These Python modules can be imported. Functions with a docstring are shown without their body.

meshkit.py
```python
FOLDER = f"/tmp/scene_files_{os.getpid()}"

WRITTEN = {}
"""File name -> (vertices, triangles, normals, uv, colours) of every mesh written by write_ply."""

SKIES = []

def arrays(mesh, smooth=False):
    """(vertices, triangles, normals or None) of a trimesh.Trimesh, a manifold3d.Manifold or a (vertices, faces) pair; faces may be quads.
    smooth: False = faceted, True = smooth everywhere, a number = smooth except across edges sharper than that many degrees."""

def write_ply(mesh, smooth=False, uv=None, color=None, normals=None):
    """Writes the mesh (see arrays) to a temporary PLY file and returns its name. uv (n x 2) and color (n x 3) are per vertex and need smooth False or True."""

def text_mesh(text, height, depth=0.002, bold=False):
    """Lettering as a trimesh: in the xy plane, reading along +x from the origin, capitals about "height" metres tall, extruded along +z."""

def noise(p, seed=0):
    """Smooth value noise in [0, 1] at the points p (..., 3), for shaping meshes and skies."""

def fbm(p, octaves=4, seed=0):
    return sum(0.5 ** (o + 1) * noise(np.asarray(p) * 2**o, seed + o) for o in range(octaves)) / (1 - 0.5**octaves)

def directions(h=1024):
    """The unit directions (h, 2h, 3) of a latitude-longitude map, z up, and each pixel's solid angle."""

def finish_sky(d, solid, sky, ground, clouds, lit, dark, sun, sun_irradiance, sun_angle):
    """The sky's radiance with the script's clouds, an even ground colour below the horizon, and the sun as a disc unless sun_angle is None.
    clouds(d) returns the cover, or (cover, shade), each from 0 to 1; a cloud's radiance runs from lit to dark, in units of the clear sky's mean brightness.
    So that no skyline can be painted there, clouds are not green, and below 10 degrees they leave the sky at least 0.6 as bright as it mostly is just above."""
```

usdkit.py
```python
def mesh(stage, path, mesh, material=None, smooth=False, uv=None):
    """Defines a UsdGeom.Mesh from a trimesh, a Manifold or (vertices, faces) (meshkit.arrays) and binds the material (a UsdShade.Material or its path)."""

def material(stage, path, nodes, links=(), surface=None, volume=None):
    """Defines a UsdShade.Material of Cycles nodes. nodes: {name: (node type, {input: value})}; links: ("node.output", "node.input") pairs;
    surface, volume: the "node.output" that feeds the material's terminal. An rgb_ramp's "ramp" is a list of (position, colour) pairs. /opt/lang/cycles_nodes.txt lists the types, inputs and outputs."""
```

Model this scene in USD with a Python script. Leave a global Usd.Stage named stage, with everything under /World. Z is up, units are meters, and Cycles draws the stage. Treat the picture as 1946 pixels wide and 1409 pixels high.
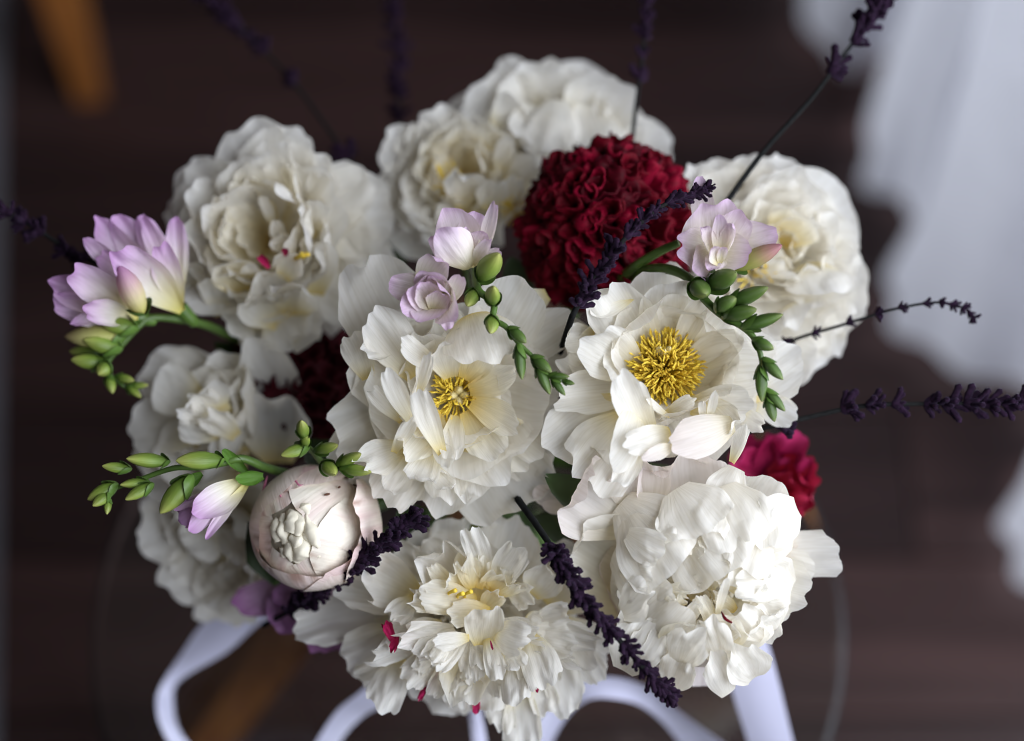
import math, random
import numpy as np, trimesh
from scipy.spatial import cKDTree
import usdkit, meshkit
from pxr import Usd, UsdGeom, UsdLux, UsdShade, Gf, Sdf, Vt

stage = Usd.Stage.CreateInMemory()
UsdGeom.SetStageUpAxis(stage, 'Z'); UsdGeom.SetStageMetersPerUnit(stage, 1.0)
UsdGeom.Xform.Define(stage, '/World'); UsdGeom.Scope.Define(stage, '/World/Looks')
T = Sdf.ValueTypeNames
A = np.array

# ---------------------------------------------------------------- camera
FOC, APER, DIST = 50.0, 23.5, 0.88
PITCH = math.radians(60)
FWD = A([0, math.cos(PITCH), -math.sin(PITCH)]); RGT = A([1., 0, 0]); UPV = A([0, math.sin(PITCH), math.cos(PITCH)])
CAM = A([0, 0, 0.70]) - DIST * FWD
cam = UsdGeom.Camera.Define(stage, '/World/camera')
m = Gf.Matrix4d(1.0)
for i, v in enumerate((RGT, UPV, -FWD, CAM)):
    m.SetRow(i, Gf.Vec4d(*map(float, v), 1.0 if i == 3 else 0.0))
cam.AddTransformOp().Set(m)
cam.CreateFocalLengthAttr(FOC); cam.CreateHorizontalApertureAttr(APER); cam.CreateVerticalApertureAttr(APER * 741 / 1024)
cam.CreateFStopAttr(1.7); cam.CreateFocusDistanceAttr(DIST); cam.CreateClippingRangeAttr((0.05, 50.0))
cam.CreateExposureAttr(0.0)

# ---------------------------------------------------------------- light: one tall window to the right, a dim room
def look_at(pos, target, up=(0, 0, 1)):
    z = A(pos, float) - A(target, float); z /= np.linalg.norm(z)
    x = np.cross(up, z); x /= np.linalg.norm(x); y = np.cross(z, x)
    mm = Gf.Matrix4d(1.0)
    for i, v in enumerate((x, y, z, A(pos, float))):
        mm.SetRow(i, Gf.Vec4d(*map(float, v), 1.0 if i == 3 else 0.0))
    return mm
win = UsdLux.RectLight.Define(stage, '/World/window_light')
win.AddTransformOp().Set(look_at((0.80, -0.36, 1.30), (0, 0.0, 0.62)))
win.CreateWidthAttr(1.3); win.CreateHeightAttr(1.3); win.CreateIntensityAttr(6.4); win.CreateNormalizeAttr(False)
win.CreateColorAttr(Gf.Vec3f(0.885, 0.93, 1.0))
win2 = UsdLux.RectLight.Define(stage, '/World/window_light_001')
win2.AddTransformOp().Set(look_at((1.25, 0.62, 0.62), (0.3, 0.3, 0.25)))
win2.CreateWidthAttr(0.9); win2.CreateHeightAttr(0.9); win2.CreateIntensityAttr(6.2); win2.CreateNormalizeAttr(False); win2.CreateColorAttr(Gf.Vec3f(0.84, 0.90, 1.0))
dome = UsdLux.DomeLight.Define(stage, '/World/room_light')
usdkit.material(stage, '/World/Looks/room', {'b': ('background_shader', {'color': (0.98, 0.93, 0.97), 'strength': 0.050})}, surface='b.background')
UsdShade.MaterialBindingAPI.Apply(dome.GetPrim()).Bind(UsdShade.Material.Get(stage, '/World/Looks/room'))

# ---------------------------------------------------------------- helpers
PXF = FOC / APER * 1946.0
def P(x, y, d=0.0):
    """A point seen at photograph pixel (x, y), d millimetres beyond the focus plane."""
    D = DIST + d / 1000.0
    return CAM + D * (FWD + (x - 973.0) / PXF * RGT - (y - 704.5) / PXF * UPV)
def PZ(x, y, z):
    """The point seen at photograph pixel (x, y) on the level plane z."""
    dr = FWD + (x - 973.0) / PXF * RGT - (y - 704.5) / PXF * UPV
    return CAM + dr * (z - CAM[2]) / dr[2]
def S(px, d=0.0):
    return px / PXF * (DIST + d / 1000.0)
def unit(v):
    v = A(v, float); return v / max(np.linalg.norm(v), 1e-12)
def CV(a, b, c):
    """A direction given as right, up, towards the viewer."""
    return unit(a * RGT + b * UPV - c * FWD)

used = {}
def free(parent, name):
    k = used.get((parent, name), 0); used[(parent, name)] = k + 1
    return f'{parent}/{name}' if k == 0 else f'{parent}/{name}_{k:03d}'
def tag(prim, label=None, cat=None, group=None, kind=None):
    for k, v in (('label', label), ('category', cat), ('group', group), ('kind', kind)):
        if v: prim.SetCustomDataByKey(k, v)
    return prim
def thing(name, label, cat, loc, group=None, kind=None):
    x = UsdGeom.Xform.Define(stage, free('/World', name))
    x.AddTranslateOp().Set(Gf.Vec3d(*map(float, loc)))
    x.GetPrim().SetCustomDataByKey('label', label)
    if cat: x.GetPrim().SetCustomDataByKey('category', cat)
    tag(x.GetPrim(), group=group, kind=kind)
    return dict(path=str(x.GetPath()), loc=A(loc, float), prim=x.GetPrim())
def part(th, name, vf, mat, tint=None, uv=None, smooth=True, label=None, sub=None):
    """A mesh given in world space, written relative to the thing it belongs to. sub: the path of the part it belongs to."""
    v, f, n = meshkit.arrays(vf, smooth) if tint is None and uv is None else meshkit.arrays(vf, True)
    path = free(sub or th['path'], name)
    me = usdkit.mesh(stage, path, (v - th['loc'], f), MAT[mat], smooth=False, uv=uv)
    if n is not None:
        me.CreateNormalsAttr(Vt.Vec3fArray.FromNumpy(n.astype(np.float32))); me.SetNormalsInterpolation('vertex')
    if tint is not None:
        UsdGeom.PrimvarsAPI(me).CreatePrimvar('tint', T.Color3fArray, 'vertex').Set(Vt.Vec3fArray.FromNumpy(np.clip(tint, 0, 1).astype(np.float32)))
    if label: me.GetPrim().SetCustomDataByKey('label', label)
    return path
GRID = {}
def grid_faces(nu, nv):
    if (nu, nv) not in GRID:
        i = np.arange(nu * nv).reshape(nu, nv)
        q = np.stack([i[:-1, :-1], i[:-1, 1:], i[1:, 1:], i[1:, :-1]], -1).reshape(-1, 4)
        GRID[nu, nv] = np.vstack([q[:, [0, 1, 2]], q[:, [0, 2, 3]]])
    return GRID[nu, nv]
def spline(pts, n, closed=False):
    p = A(pts, float); k = len(p)
    if k == 2: return p[0] + np.linspace(0, 1, n)[:, None] * (p[1] - p[0])
    q = np.vstack([2 * p[0] - p[1], p, 2 * p[-1] - p[-2]])
    u = np.linspace(0, k - 1 - 1e-9, n); i = u.astype(int); t = (u - i)[:, None]
    a, b, c, d = q[i], q[i + 1], q[i + 2], q[i + 3]
    return 0.5 * (2 * b + (c - a) * t + (2 * a - 5 * b + 4 * c - d) * t ** 2 + (3 * b - a - 3 * c + d) * t ** 3)
def tube(pts, rad, n=8, seg=None):
    c = spline(pts, seg or max(6, 4 * len(pts))); r = np.interp(np.linspace(0, 1, len(c)), np.linspace(0, 1, np.size(rad)), np.atleast_1d(rad))
    t = np.gradient(c, axis=0); t /= np.linalg.norm(t, axis=1)[:, None]
    ref = unit(np.cross(t[0], [0.3, 0.5, 0.81])); a = []
    for k in range(len(c)):
        ref = unit(ref - t[k] * np.dot(ref, t[k])); a.append(ref)
    a = A(a); b = np.cross(t, a); th = np.arange(n) / n * 2 * math.pi
    v = c[:, None] + r[:, None, None] * (np.cos(th)[None, :, None] * a[:, None] + np.sin(th)[None, :, None] * b[:, None])
    v = np.vstack([v.reshape(-1, 3), c[0], c[-1]]); f = []
    for i in range(len(c) - 1):
        for j in range(n):
            k = (j + 1) % n; f += [[i * n + j, i * n + k, (i + 1) * n + k], [i * n + j, (i + 1) * n + k, (i + 1) * n + j]]
    e = (len(c) - 1) * n
    for j in range(n):
        k = (j + 1) % n; f += [[len(v) - 2, k, j], [len(v) - 1, e + j, e + k]]
    return v, A(f)
def lathe(base, axis, prof, n=12, squash=1.0, ref=None):
    """prof: (radius, height along the axis) rows."""
    ax = unit(axis); x = unit(np.cross(ax, ref if ref is not None else [0.31, 0.52, 0.79])); y = np.cross(ax, x)
    pr = A(prof, float); th = np.arange(n) / n * 2 * math.pi
    v = A(base) + pr[:, 1][:, None, None] * ax + pr[:, 0][:, None, None] * (np.cos(th)[None, :, None] * x + squash * np.sin(th)[None, :, None] * y)
    v = v.reshape(-1, 3); f = []
    for i in range(len(pr) - 1):
        for j in range(n):
            k = (j + 1) % n; f += [[i * n + j, i * n + k, (i + 1) * n + k], [i * n + j, (i + 1) * n + k, (i + 1) * n + j]]
    return v, A(f)
def box(lo, hi):
    b = trimesh.creation.box(A(hi, float) - A(lo, float)); b.apply_translation((A(hi, float) + A(lo, float)) / 2); return A(b.vertices), A(b.faces)

# ---------------------------------------------------------------- materials
MAT = {}
def mat(name, nodes, links=(), surface='p.BSDF'):
    MAT[name] = usdkit.material(stage, '/World/Looks/' + name, nodes, links, surface=surface)
def petal_mat(name, trans, rough, vein, bump, dist=0.0006, spec=0.3, sheen=0.0):
    mat(name, {'a': ('attribute', {'attribute': 'tint'}), 'uv': ('texture_coordinate', {}), 'mp': ('mapping', {'scale': vein}),
               'nz': ('noise_texture', {'scale': 1.0, 'detail': 3.0, 'roughness': 0.55, 'distortion': 0.6}),
               'oc': ('texture_coordinate', {}), 'n2': ('noise_texture', {'scale': 260.0, 'detail': 2.0}),
               'ad': ('math', {'math_type': 'multiply_add', 'value2': 0.45}),
               'b': ('bump', {'strength': bump, 'distance': dist}), 'vr': ('rgb_ramp', {'ramp': [(0.3, (0.90, 0.89, 0.86)), (0.6, (1, 1, 1))]}), 'm': ('vector_math', {'math_type': 'multiply'}),
               'p': ('principled_bsdf', {'roughness': rough, 'specular_ior_level': spec, 'sheen_weight': sheen}),
               'w': ('vector_math', {'math_type': 'multiply', 'vector2': (1.0, 0.963, 0.885)}), 't': ('translucent_bsdf', {}), 'x': ('mix_closure', {'fac': trans})},
        [('uv.UV', 'mp.vector'), ('mp.vector', 'nz.vector'), ('oc.object', 'n2.vector'), ('n2.fac', 'ad.value1'), ('nz.fac', 'ad.value3'), ('ad.value', 'b.height'),
         ('b.normal', 'p.normal'), ('nz.fac', 'vr.fac'), ('vr.color', 'm.vector1'), ('a.color', 'm.vector2'), ('m.vector', 'p.base_color'), ('m.vector', 'w.vector1'), ('w.vector', 't.color'), ('p.BSDF', 'x.closure1'), ('t.BSDF', 'x.closure2')], 'x.closure')
petal_mat('peony_petal', 0.54, 0.75, (26, 1.8, 1), 0.5, spec=0.15)
petal_mat('bud_petal', 0.12, 0.42, (26, 2.5, 1), 0.5)
petal_mat('freesia_petal', 0.34, 0.42, (20, 2.0, 1), 0.5)
petal_mat('cockscomb_fold', 0.15, 0.62, (16, 3, 1), 0.6, spec=0.2)
petal_mat('freesia_bud', 0.08, 0.45, (14, 1.5, 1), 0.4, spec=0.4)
def plain(name, col, rough=0.5, spec=0.4, var=0.25, scale=120.0, bump=0.3, dist=0.0004, sheen=0.0, sheen_tint=(1, 1, 1), trans=0.0):
    c = A(col)
    nodes = {'o': ('texture_coordinate', {}), 'n': ('noise_texture', {'scale': scale, 'detail': 4.0}),
             'r': ('rgb_ramp', {'ramp': [(0.3, tuple(c * (1 - var))), (0.7, tuple(np.minimum(c * (1 + var), 1)))]}),
             'b': ('bump', {'strength': bump, 'distance': dist}),
             'p': ('principled_bsdf', {'roughness': rough, 'specular_ior_level': spec, 'sheen_weight': sheen, 'sheen_tint': sheen_tint})}
    links = [('o.object', 'n.vector'), ('n.fac', 'r.fac'), ('r.color', 'p.base_color'), ('n.fac', 'b.height'), ('b.normal', 'p.normal')]
    if trans:
        nodes['t'] = ('translucent_bsdf', {}); nodes['x'] = ('mix_closure', {'fac': trans})
        links += [('r.color', 't.color'), ('p.BSDF', 'x.closure1'), ('t.BSDF', 'x.closure2')]
        mat(name, nodes, links, 'x.closure')
    else: mat(name, nodes, links)
plain('stem_green', (0.060, 0.115, 0.020), 0.42, 0.45)
plain('bud_green', (0.19, 0.28, 0.045), 0.38, 0.5, 0.2, 90)
plain('bud_dark', (0.050, 0.098, 0.020), 0.36, 0.5, 0.25, 90)
plain('calyx_green', (0.075, 0.145, 0.024), 0.40, 0.45, 0.22, 90)
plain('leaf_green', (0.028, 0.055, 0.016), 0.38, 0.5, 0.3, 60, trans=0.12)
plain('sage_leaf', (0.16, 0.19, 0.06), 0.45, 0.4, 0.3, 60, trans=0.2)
plain('stamen_yellow', (0.98, 0.68, 0.09), 0.6, 0.2, 0.18, 300, trans=0.2)
plain('pistil_cream', (0.75, 0.66, 0.36), 0.5, 0.3, 0.1, 200)
plain('lavender_bud', (0.0145, 0.0065, 0.0165), 0.9, 0.06, 0.6, 500, 0.3, sheen=0.07, sheen_tint=(0.5, 0.4, 0.7))
plain('lavender_stem', (0.011, 0.0115, 0.012), 0.85, 0.08, 0.4, 500)
for nm, c in (('cockscomb', (0.088, 0.0005, 0.0060)), ('cockscomb_bright', (0.150, 0.0009, 0.0130)), ('cockscomb_deep', (0.050, 0.0004, 0.0042))):
    plain(nm, c, 0.62, 0.10, 0.35, 420, 0.5, 0.0004, sheen=0.05, sheen_tint=(0.85, 0.05, 0.18))
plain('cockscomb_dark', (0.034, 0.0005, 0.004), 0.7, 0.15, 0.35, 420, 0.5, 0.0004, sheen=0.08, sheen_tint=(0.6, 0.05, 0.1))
plain('bud_cream', (0.92, 0.87, 0.74), 0.5, 0.25, 0.04, 200, 0.3, trans=0.3)
plain('brown_mark', (0.12, 0.05, 0.03), 0.7, 0.2)
plain('ribbon_satin', (0.64, 0.645, 0.83), 0.28, 0.5, 0.04, 40, 0.05, sheen=0.3, trans=0.15)
plain('curtain_cloth', (0.79, 0.80, 0.86), 0.85, 0.1, 0.03, 30, 0.1, sheen=0.2, trans=0.45)
plain('skirting_paint', (0.16, 0.16, 0.18), 0.5, 0.3, 0.05, 10)
mat('orange_wood', {'o': ('texture_coordinate', {}), 'mp': ('mapping', {'scale': (60, 60, 6)}), 'n': ('noise_texture', {'scale': 1.0, 'detail': 5.0, 'distortion': 1.2}),
    'r': ('rgb_ramp', {'ramp': [(0.3, (0.30, 0.095, 0.02)), (0.7, (0.48, 0.19, 0.05))]}), 'p': ('principled_bsdf', {'roughness': 0.35})},
    [('o.object', 'mp.vector'), ('mp.vector', 'n.vector'), ('n.fac', 'r.fac'), ('r.color', 'p.base_color')])
for k, c in enumerate(((0.036, 0.0185, 0.0175), (0.028, 0.0145, 0.014), (0.047, 0.024, 0.0225))):
    c = A(c)
    mat(f'floor_board_{"abc"[k]}', {'o': ('geometry', {}), 'mp': ('mapping', {'scale': (3.0, 60, 60), 'location': (k * 7.1, k * 3.0, 0)}),
        'n': ('noise_texture', {'scale': 1.0, 'detail': 6.0, 'distortion': 1.0}), 'r': ('rgb_ramp', {'ramp': [(0.3, tuple(c * 0.6)), (0.7, tuple(c * 1.5))]}),
        'b': ('bump', {'strength': 0.25, 'distance': 0.001}), 'p': ('principled_bsdf', {'roughness': 0.45, 'specular_ior_level': 0.28})},
        [('o.position', 'mp.vector'), ('mp.vector', 'n.vector'), ('n.fac', 'r.fac'), ('r.color', 'p.base_color'), ('n.fac', 'b.height'), ('b.normal', 'p.normal')])
mat('subfloor', {'p': ('principled_bsdf', {'base_color': (0.01, 0.008, 0.008), 'roughness': 0.9})})
mat('glass_pane', {'f': ('fresnel', {'IOR': 1.5}), 't': ('transparent_bsdf', {'color': (0.93, 0.955, 0.945)}), 'g': ('glossy_bsdf', {'color': (1, 1, 1), 'roughness': 0.02}), 'x': ('mix_closure', {})},
    [('f.fac', 'x.fac'), ('t.BSDF', 'x.closure1'), ('g.BSDF', 'x.closure2')], 'x.closure')
mat('glass_rim', {'t': ('transparent_bsdf', {'color': (0.80, 0.86, 0.86)}), 'g': ('glossy_bsdf', {'color': (0.9, 0.93, 1), 'roughness': 0.35}), 'x': ('mix_closure', {'fac': 0.02})},
    [('t.BSDF', 'x.closure1'), ('g.BSDF', 'x.closure2')], 'x.closure')

# ---------------------------------------------------------------- the setting
fl = thing('floor', 'dark brown wooden floorboards under the glass table', None, (0, 0, 0), kind='structure')
part(fl, 'subfloor', box((-1.6, -1.2, -0.05), (1.6, 2.6, -0.021)), 'subfloor', smooth=False)
rf = random.Random(4); y = -1.0; row = 0
while y < 2.0:
    x = -1.5 + rf.random() * 0.5
    ends = [-1.5, x + 0.5, x + 1.7, 1.5]
    for a, b in zip(ends[:-1], ends[1:]):
        dz = rf.uniform(-0.0008, 0.0)
        part(fl, 'plank', box((a + 0.001, y + 0.0015, -0.02), (b - 0.001, y + 0.123, dz)), f'floor_board_{rf.choice("abc")}', smooth=False)
    y += 0.1245
sk = thing('skirting_board', 'pale grey skirting board along the left edge of the floor', 'skirting board', (-0.5, 0.3, 0))
a, b = PZ(7, -10, 0), PZ(-4, 1420, 0)
d = unit(b - a); nrm = A([d[1], -d[0], 0]); nrm = nrm * (-1 if nrm[0] > 0 else 1)
q = [a - d * 0.5, b + d * 0.5, b + d * 0.5 + nrm * 0.05, a - d * 0.5 + nrm * 0.05]
v = A([p + A([0, 0, h]) for h in (0.001, 0.012) for p in q])
part(sk, 'board', (v, A([[4, 5, 6, 7], [0, 1, 5, 4], [1, 2, 6, 5], [2, 3, 7, 6], [3, 0, 4, 7]])), 'skirting_paint', smooth=False)

# curtain: a hanging cloth whose hem waves over the floor
hem = [(1440, -190), (1500, -70), (1538, 30), (1568, 105), (1625, 132), (1685, 110), (1712, 150), (1668, 225), (1640, 300), (1660, 360), (1722, 396), (1752, 430), (1704, 510), (1684, 570), (1712, 632), (1790, 688), (1900, 724), (2010, 790), (2050, 860), (1965, 905), (1920, 965), (1912, 1025), (1935, 1085), (2000, 1150), (2120, 1260)]
def cloth(points, h, seed, n=150, nz=14):
    c = spline(A([PZ(x, y, 0.015) for x, y in points]), n); g = np.gradient(c, axis=0); g /= np.linalg.norm(g, axis=1)[:, None]
    nn = np.stack([g[:, 1], -g[:, 0], 0 * g[:, 0]], 1); rows = []
    for k in range(nz):
        z = k / (nz - 1); w = meshkit.noise(np.stack([np.linspace(0, 14, n), np.full(n, z * 1.6), np.zeros(n)], 1), seed) - 0.5
        edge = 0.006 * (1 - min(1, z * 6)) * np.sin(np.linspace(0, 90, n))
        sm = c.copy()
        rows.append(sm + nn * (0.04 * w * min(1, 4 * z) + edge)[:, None] + A([0, 0, z * h]) + A([0.03 * z, 0.0, 0]))
    return np.concatenate(rows), grid_faces(nz, n)
cu = thing('white_curtain', 'white cloth hanging in soft folds down to the floor at the right', 'curtain', (0.5, 0.4, 0))
part(cu, 'drape', cloth(hem, 0.75, 3), 'curtain_cloth')

# stool behind on the left
ch = thing('wooden_stool', 'orange brown wooden stool leg standing on the dark floor at upper left', 'stool', PZ(172, 178, 0))
q0 = PZ(172, 176, 0)
def taper(p0, p1, w0, w1, d0, d1):
    ax = unit(p1 - p0); x = unit(A([1, 0.15, 0]) - ax * np.dot(ax, [1, 0.15, 0])); yv = np.cross(ax, x)
    v = A([p0 + sx * w0 / 2 * x + sy * d0 / 2 * yv for sx, sy in ((-1, -1), (1, -1), (1, 1), (-1, 1))] + [p1 + sx * w1 / 2 * x + sy * d1 / 2 * yv for sx, sy in ((-1, -1), (1, -1), (1, 1), (-1, 1))])
    return trimesh.convex.convex_hull(v)
part(ch, 'leg', taper(q0, q0 + A([0.0, 0.0, 0.45]), 0.022, 0.062, 0.022, 0.05), 'orange_wood', smooth=30)
part(ch, 'rail', taper(q0 + A([-0.02, 0, 0.36]), q0 + A([-0.4, 0.02, 0.36]), 0.03, 0.03, 0.02, 0.02), 'orange_wood', smooth=30)

# round glass table
TZ = 0.42; TC = PZ(890, 1170, TZ); TR = 0.195
tb = thing('glass_table', 'small round clear glass table with orange wooden legs under the bouquet', 'table', (TC[0], TC[1], 0))
part(tb, 'glass_top', lathe((TC[0], TC[1], TZ - 0.008), (0, 0, 1), [(0.0001, 0), (TR - 0.003, 0), (TR - 0.003, 0.008), (0.0001, 0.008)], 96), 'glass_pane', smooth=30)
part(tb, 'glass_edge', lathe((TC[0], TC[1], TZ - 0.004), (0, 0, 1), [(TR - 0.0028 , -0.0042), (TR, -0.0032), (TR + 0.0014, -0.001), (TR + 0.0014, 0.001), (TR, 0.0032), (TR - 0.0028, 0.0042)], 120), 'glass_rim')
legs = [(PZ(585, 1110, TZ - 0.012), PZ(290, 1530, 0.0))]
legs += [(PZ(1150, 1080, TZ - 0.012), PZ(1250, 1000, 0.0)), (PZ(880, 1080, TZ - 0.012), PZ(870, 800, 0.0))]
for p0, p1 in legs: part(tb, 'leg', taper(p0, p1, 0.036, 0.026, 0.03, 0.024), 'orange_wood', smooth=30)

# ---------------------------------------------------------------- petals
def n1(x, seed):
    x = np.asarray(x, float); return meshkit.noise(np.stack([x, np.full_like(x, seed * 1.37), np.full_like(x, 0.5)], -1), seed % 9973) - 0.5
def sheet(L, W, bend=0, cup=0, ruf=0.05, jag=0.03, w0=0.3, tip=0.3, curl=0, twist=0, seed=0, notch=0.0, pleat=1.0, nu=17, nv=21, wmax=0.6):
    """A petal lying along +y from the origin, its inner face towards +z. Angles in degrees. Returns vertices, s, t."""
    s, t = np.meshgrid(np.linspace(0, 1, nu), np.linspace(-1, 1, nv), indexing='ij')
    r = 1 - tip * np.abs(t) ** 2.6 + jag * (2.2 * n1(t * 2.6 + 7, seed) + 1.5 * n1(t * 6.5 + 3, seed + 1) - 1.1 * np.clip(n1(t * 11 + 5, seed + 2) - 0.1, 0, 1)) - notch * np.exp(-((t - 0.1 * ((seed % 7) - 3)) / 0.13) ** 2)
    lb = seed % 5
    if lb in (1, 3): r = r - jag * 1.3 * (0.5 - 0.5 * np.cos(t * math.pi * (1.5 + lb * 0.5) + seed)) ** 2
    r = r + 0.10 * math.sin(seed * 7.77) * t * (1 - 0.3 * np.abs(t))
    se = s * r
    fs = np.linspace(0, 1.25, 60); ang = np.radians(bend) * fs ** 1.15 + np.radians(curl) * np.clip((fs - 0.55) / 0.45, 0, 1.2) ** 1.8
    dy, dz = np.cos(ang), np.sin(ang)
    Yc = np.concatenate([[0], np.cumsum((dy[1:] + dy[:-1]) / 2 * np.diff(fs))]); Zc = np.concatenate([[0], np.cumsum((dz[1:] + dz[:-1]) / 2 * np.diff(fs))])
    Y, Z, a = np.interp(se, fs, Yc) * L, np.interp(se, fs, Zc) * L, np.interp(se, fs, ang)
    w = w0 + (1 - w0) * np.sin(np.pi / 2 * np.clip(se / wmax, 0, 1)) ** 1.1
    hw = W / 2 * w; c = np.radians(cup) if abs(cup) > 0.5 else 0.01
    X = hw * np.sin(c * t) / c; off = hw * (1 - np.cos(c * t)) / c
    pts = np.stack([t * 1.7 + 11, se * 2.3, np.full_like(t, seed * 0.77)], -1)
    lo = meshkit.noise(pts, seed % 9973) - 0.5; hi = meshkit.noise(pts * A([2.4, 1.6, 1]), (seed + 5) % 9973) - 0.5
    edge = np.clip(0.25 + np.abs(t) ** 2 + se ** 2, 0, 2)
    off = off + W * ruf * se * (1.9 * lo + edge * (0.9 * hi + 0.35 * np.sin(t * (5 + seed % 4) + seed) * se))
    pl = (meshkit.noise(np.stack([t * (2.6 + seed % 3 * 0.7) + seed * .31, se * 0.7, np.full_like(t, seed * .53)], -1), (seed + 3) % 9973) - 0.5) * np.clip(se * 1.3 - 0.15, 0, 1)
    off = off + W * 0.10 * pleat * pl * (0.5 + ruf * 6)
    roll = np.clip((se - 0.78) / 0.22, 0, 1.2) ** 1.5 * (meshkit.noise(np.stack([t * 1.9 + seed, np.zeros_like(t), np.full_like(t, seed * .91)], -1), (seed + 8) % 9973) - 0.5) * 2
    off = off + W * 0.11 * roll; Y = Y - L * 0.07 * np.abs(roll)
    sk = math.sin(seed * 12.9898) * 0.12; X = X + W * sk * se ** 2
    X = X + W * ruf * 0.6 * se * (meshkit.noise(pts + 31, (seed + 9) % 9973) - 0.5)
    cr = meshkit.noise(np.stack([t * 3.1 + seed * .17, se * 4.2, np.full_like(t, seed * .29)], -1), (seed + 12) % 9973) + 0.6 * meshkit.noise(np.stack([t * 6.5 + seed * .7, se * 8.0, np.full_like(t, seed * .43)], -1), (seed + 15) % 9973) - 0.8
    off = off + W * ruf * 0.55 * cr * np.clip(se * 1.6, 0, 1)
    if twist:
        q = np.radians(twist) * se; X, off = X * np.cos(q) - off * np.sin(q), X * np.sin(q) + off * np.cos(q)
    v = np.stack([X, Y - np.sin(a) * off, Z + np.cos(a) * off], -1)
    return v.reshape(-1, 3), se.ravel(), t.ravel()
def ramp(x, stops):
    xs = [q[0] for q in stops]; cs = A([q[1] for q in stops]); return np.stack([np.interp(x, xs, cs[:, k]) for k in range(3)], -1)
WHITE = [(0, (0.86, 0.72, 0.30)), (0.2, (0.925, 0.885, 0.72)), (0.42, (0.945, 0.935, 0.90)), (1, (0.95, 0.95, 0.95))]
CREAM = [(0, (0.86, 0.66, 0.18)), (0.3, (0.92, 0.84, 0.58)), (0.65, (0.94, 0.915, 0.82)), (1, (0.95, 0.945, 0.925))]
BLUSH = [(0, (0.90, 0.84, 0.64)), (0.4, (0.93, 0.89, 0.86)), (1, (0.925, 0.86, 0.885))]
PURE = [(0, (0.94, 0.92, 0.86)), (0.4, (0.95, 0.945, 0.93)), (1, (0.95, 0.95, 0.95))]
CLEAN = [(0, (0.92, 0.86, 0.62)), (0.3, (0.945, 0.93, 0.875)), (1, (0.95, 0.95, 0.95))]
def lay_petal(th, frame, L, W, tint=WHITE, m='peony_petal', name='petal', label=None, marks=None, chord=None, **kw):
    """frame: (origin, x, y, z) unit axes. chord: scale and turn the petal so that its tip lies exactly L along y."""
    v, se, t = sheet(L, W, **kw)
    if chord:
        k = kw.get('nv', 21); n = kw.get('nu', 17)
        tipv = v.reshape(n, k, 3)[-1, k // 2]; an = math.atan2(tipv[2], tipv[1]); sc = L / max(math.hypot(tipv[1], tipv[2]), L * 0.3)
        c, s = math.cos(an), math.sin(an)
        v = np.stack([v[:, 0], (v[:, 1] * c + v[:, 2] * s) * sc, (-v[:, 1] * s + v[:, 2] * c) * sc], 1)
    o, x, y, z = frame
    w = o + v[:, :1] * x + v[:, 1:2] * y + v[:, 2:] * z
    col = ramp(se, tint)
    seed = kw.get('seed', 0); rr = random.Random(seed)
    col = col * (1 - 0.05 * rr.random())
    if marks: col = marks(col, se, t)
    uv = np.stack([t * 0.5 + 0.5 + seed * 0.371, se + seed * 0.13], 1)
    return part(th, name, (w, grid_faces(kw.get('nu', 17), kw.get('nv', 21))), m, tint=col, uv=uv, label=label)
def basis(axis, ref=None):
    ax = unit(axis); ref = A(ref if ref is not None else UPV)
    x = unit(ref - ax * np.dot(ref, ax)); return x, np.cross(ax, x), ax
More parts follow.
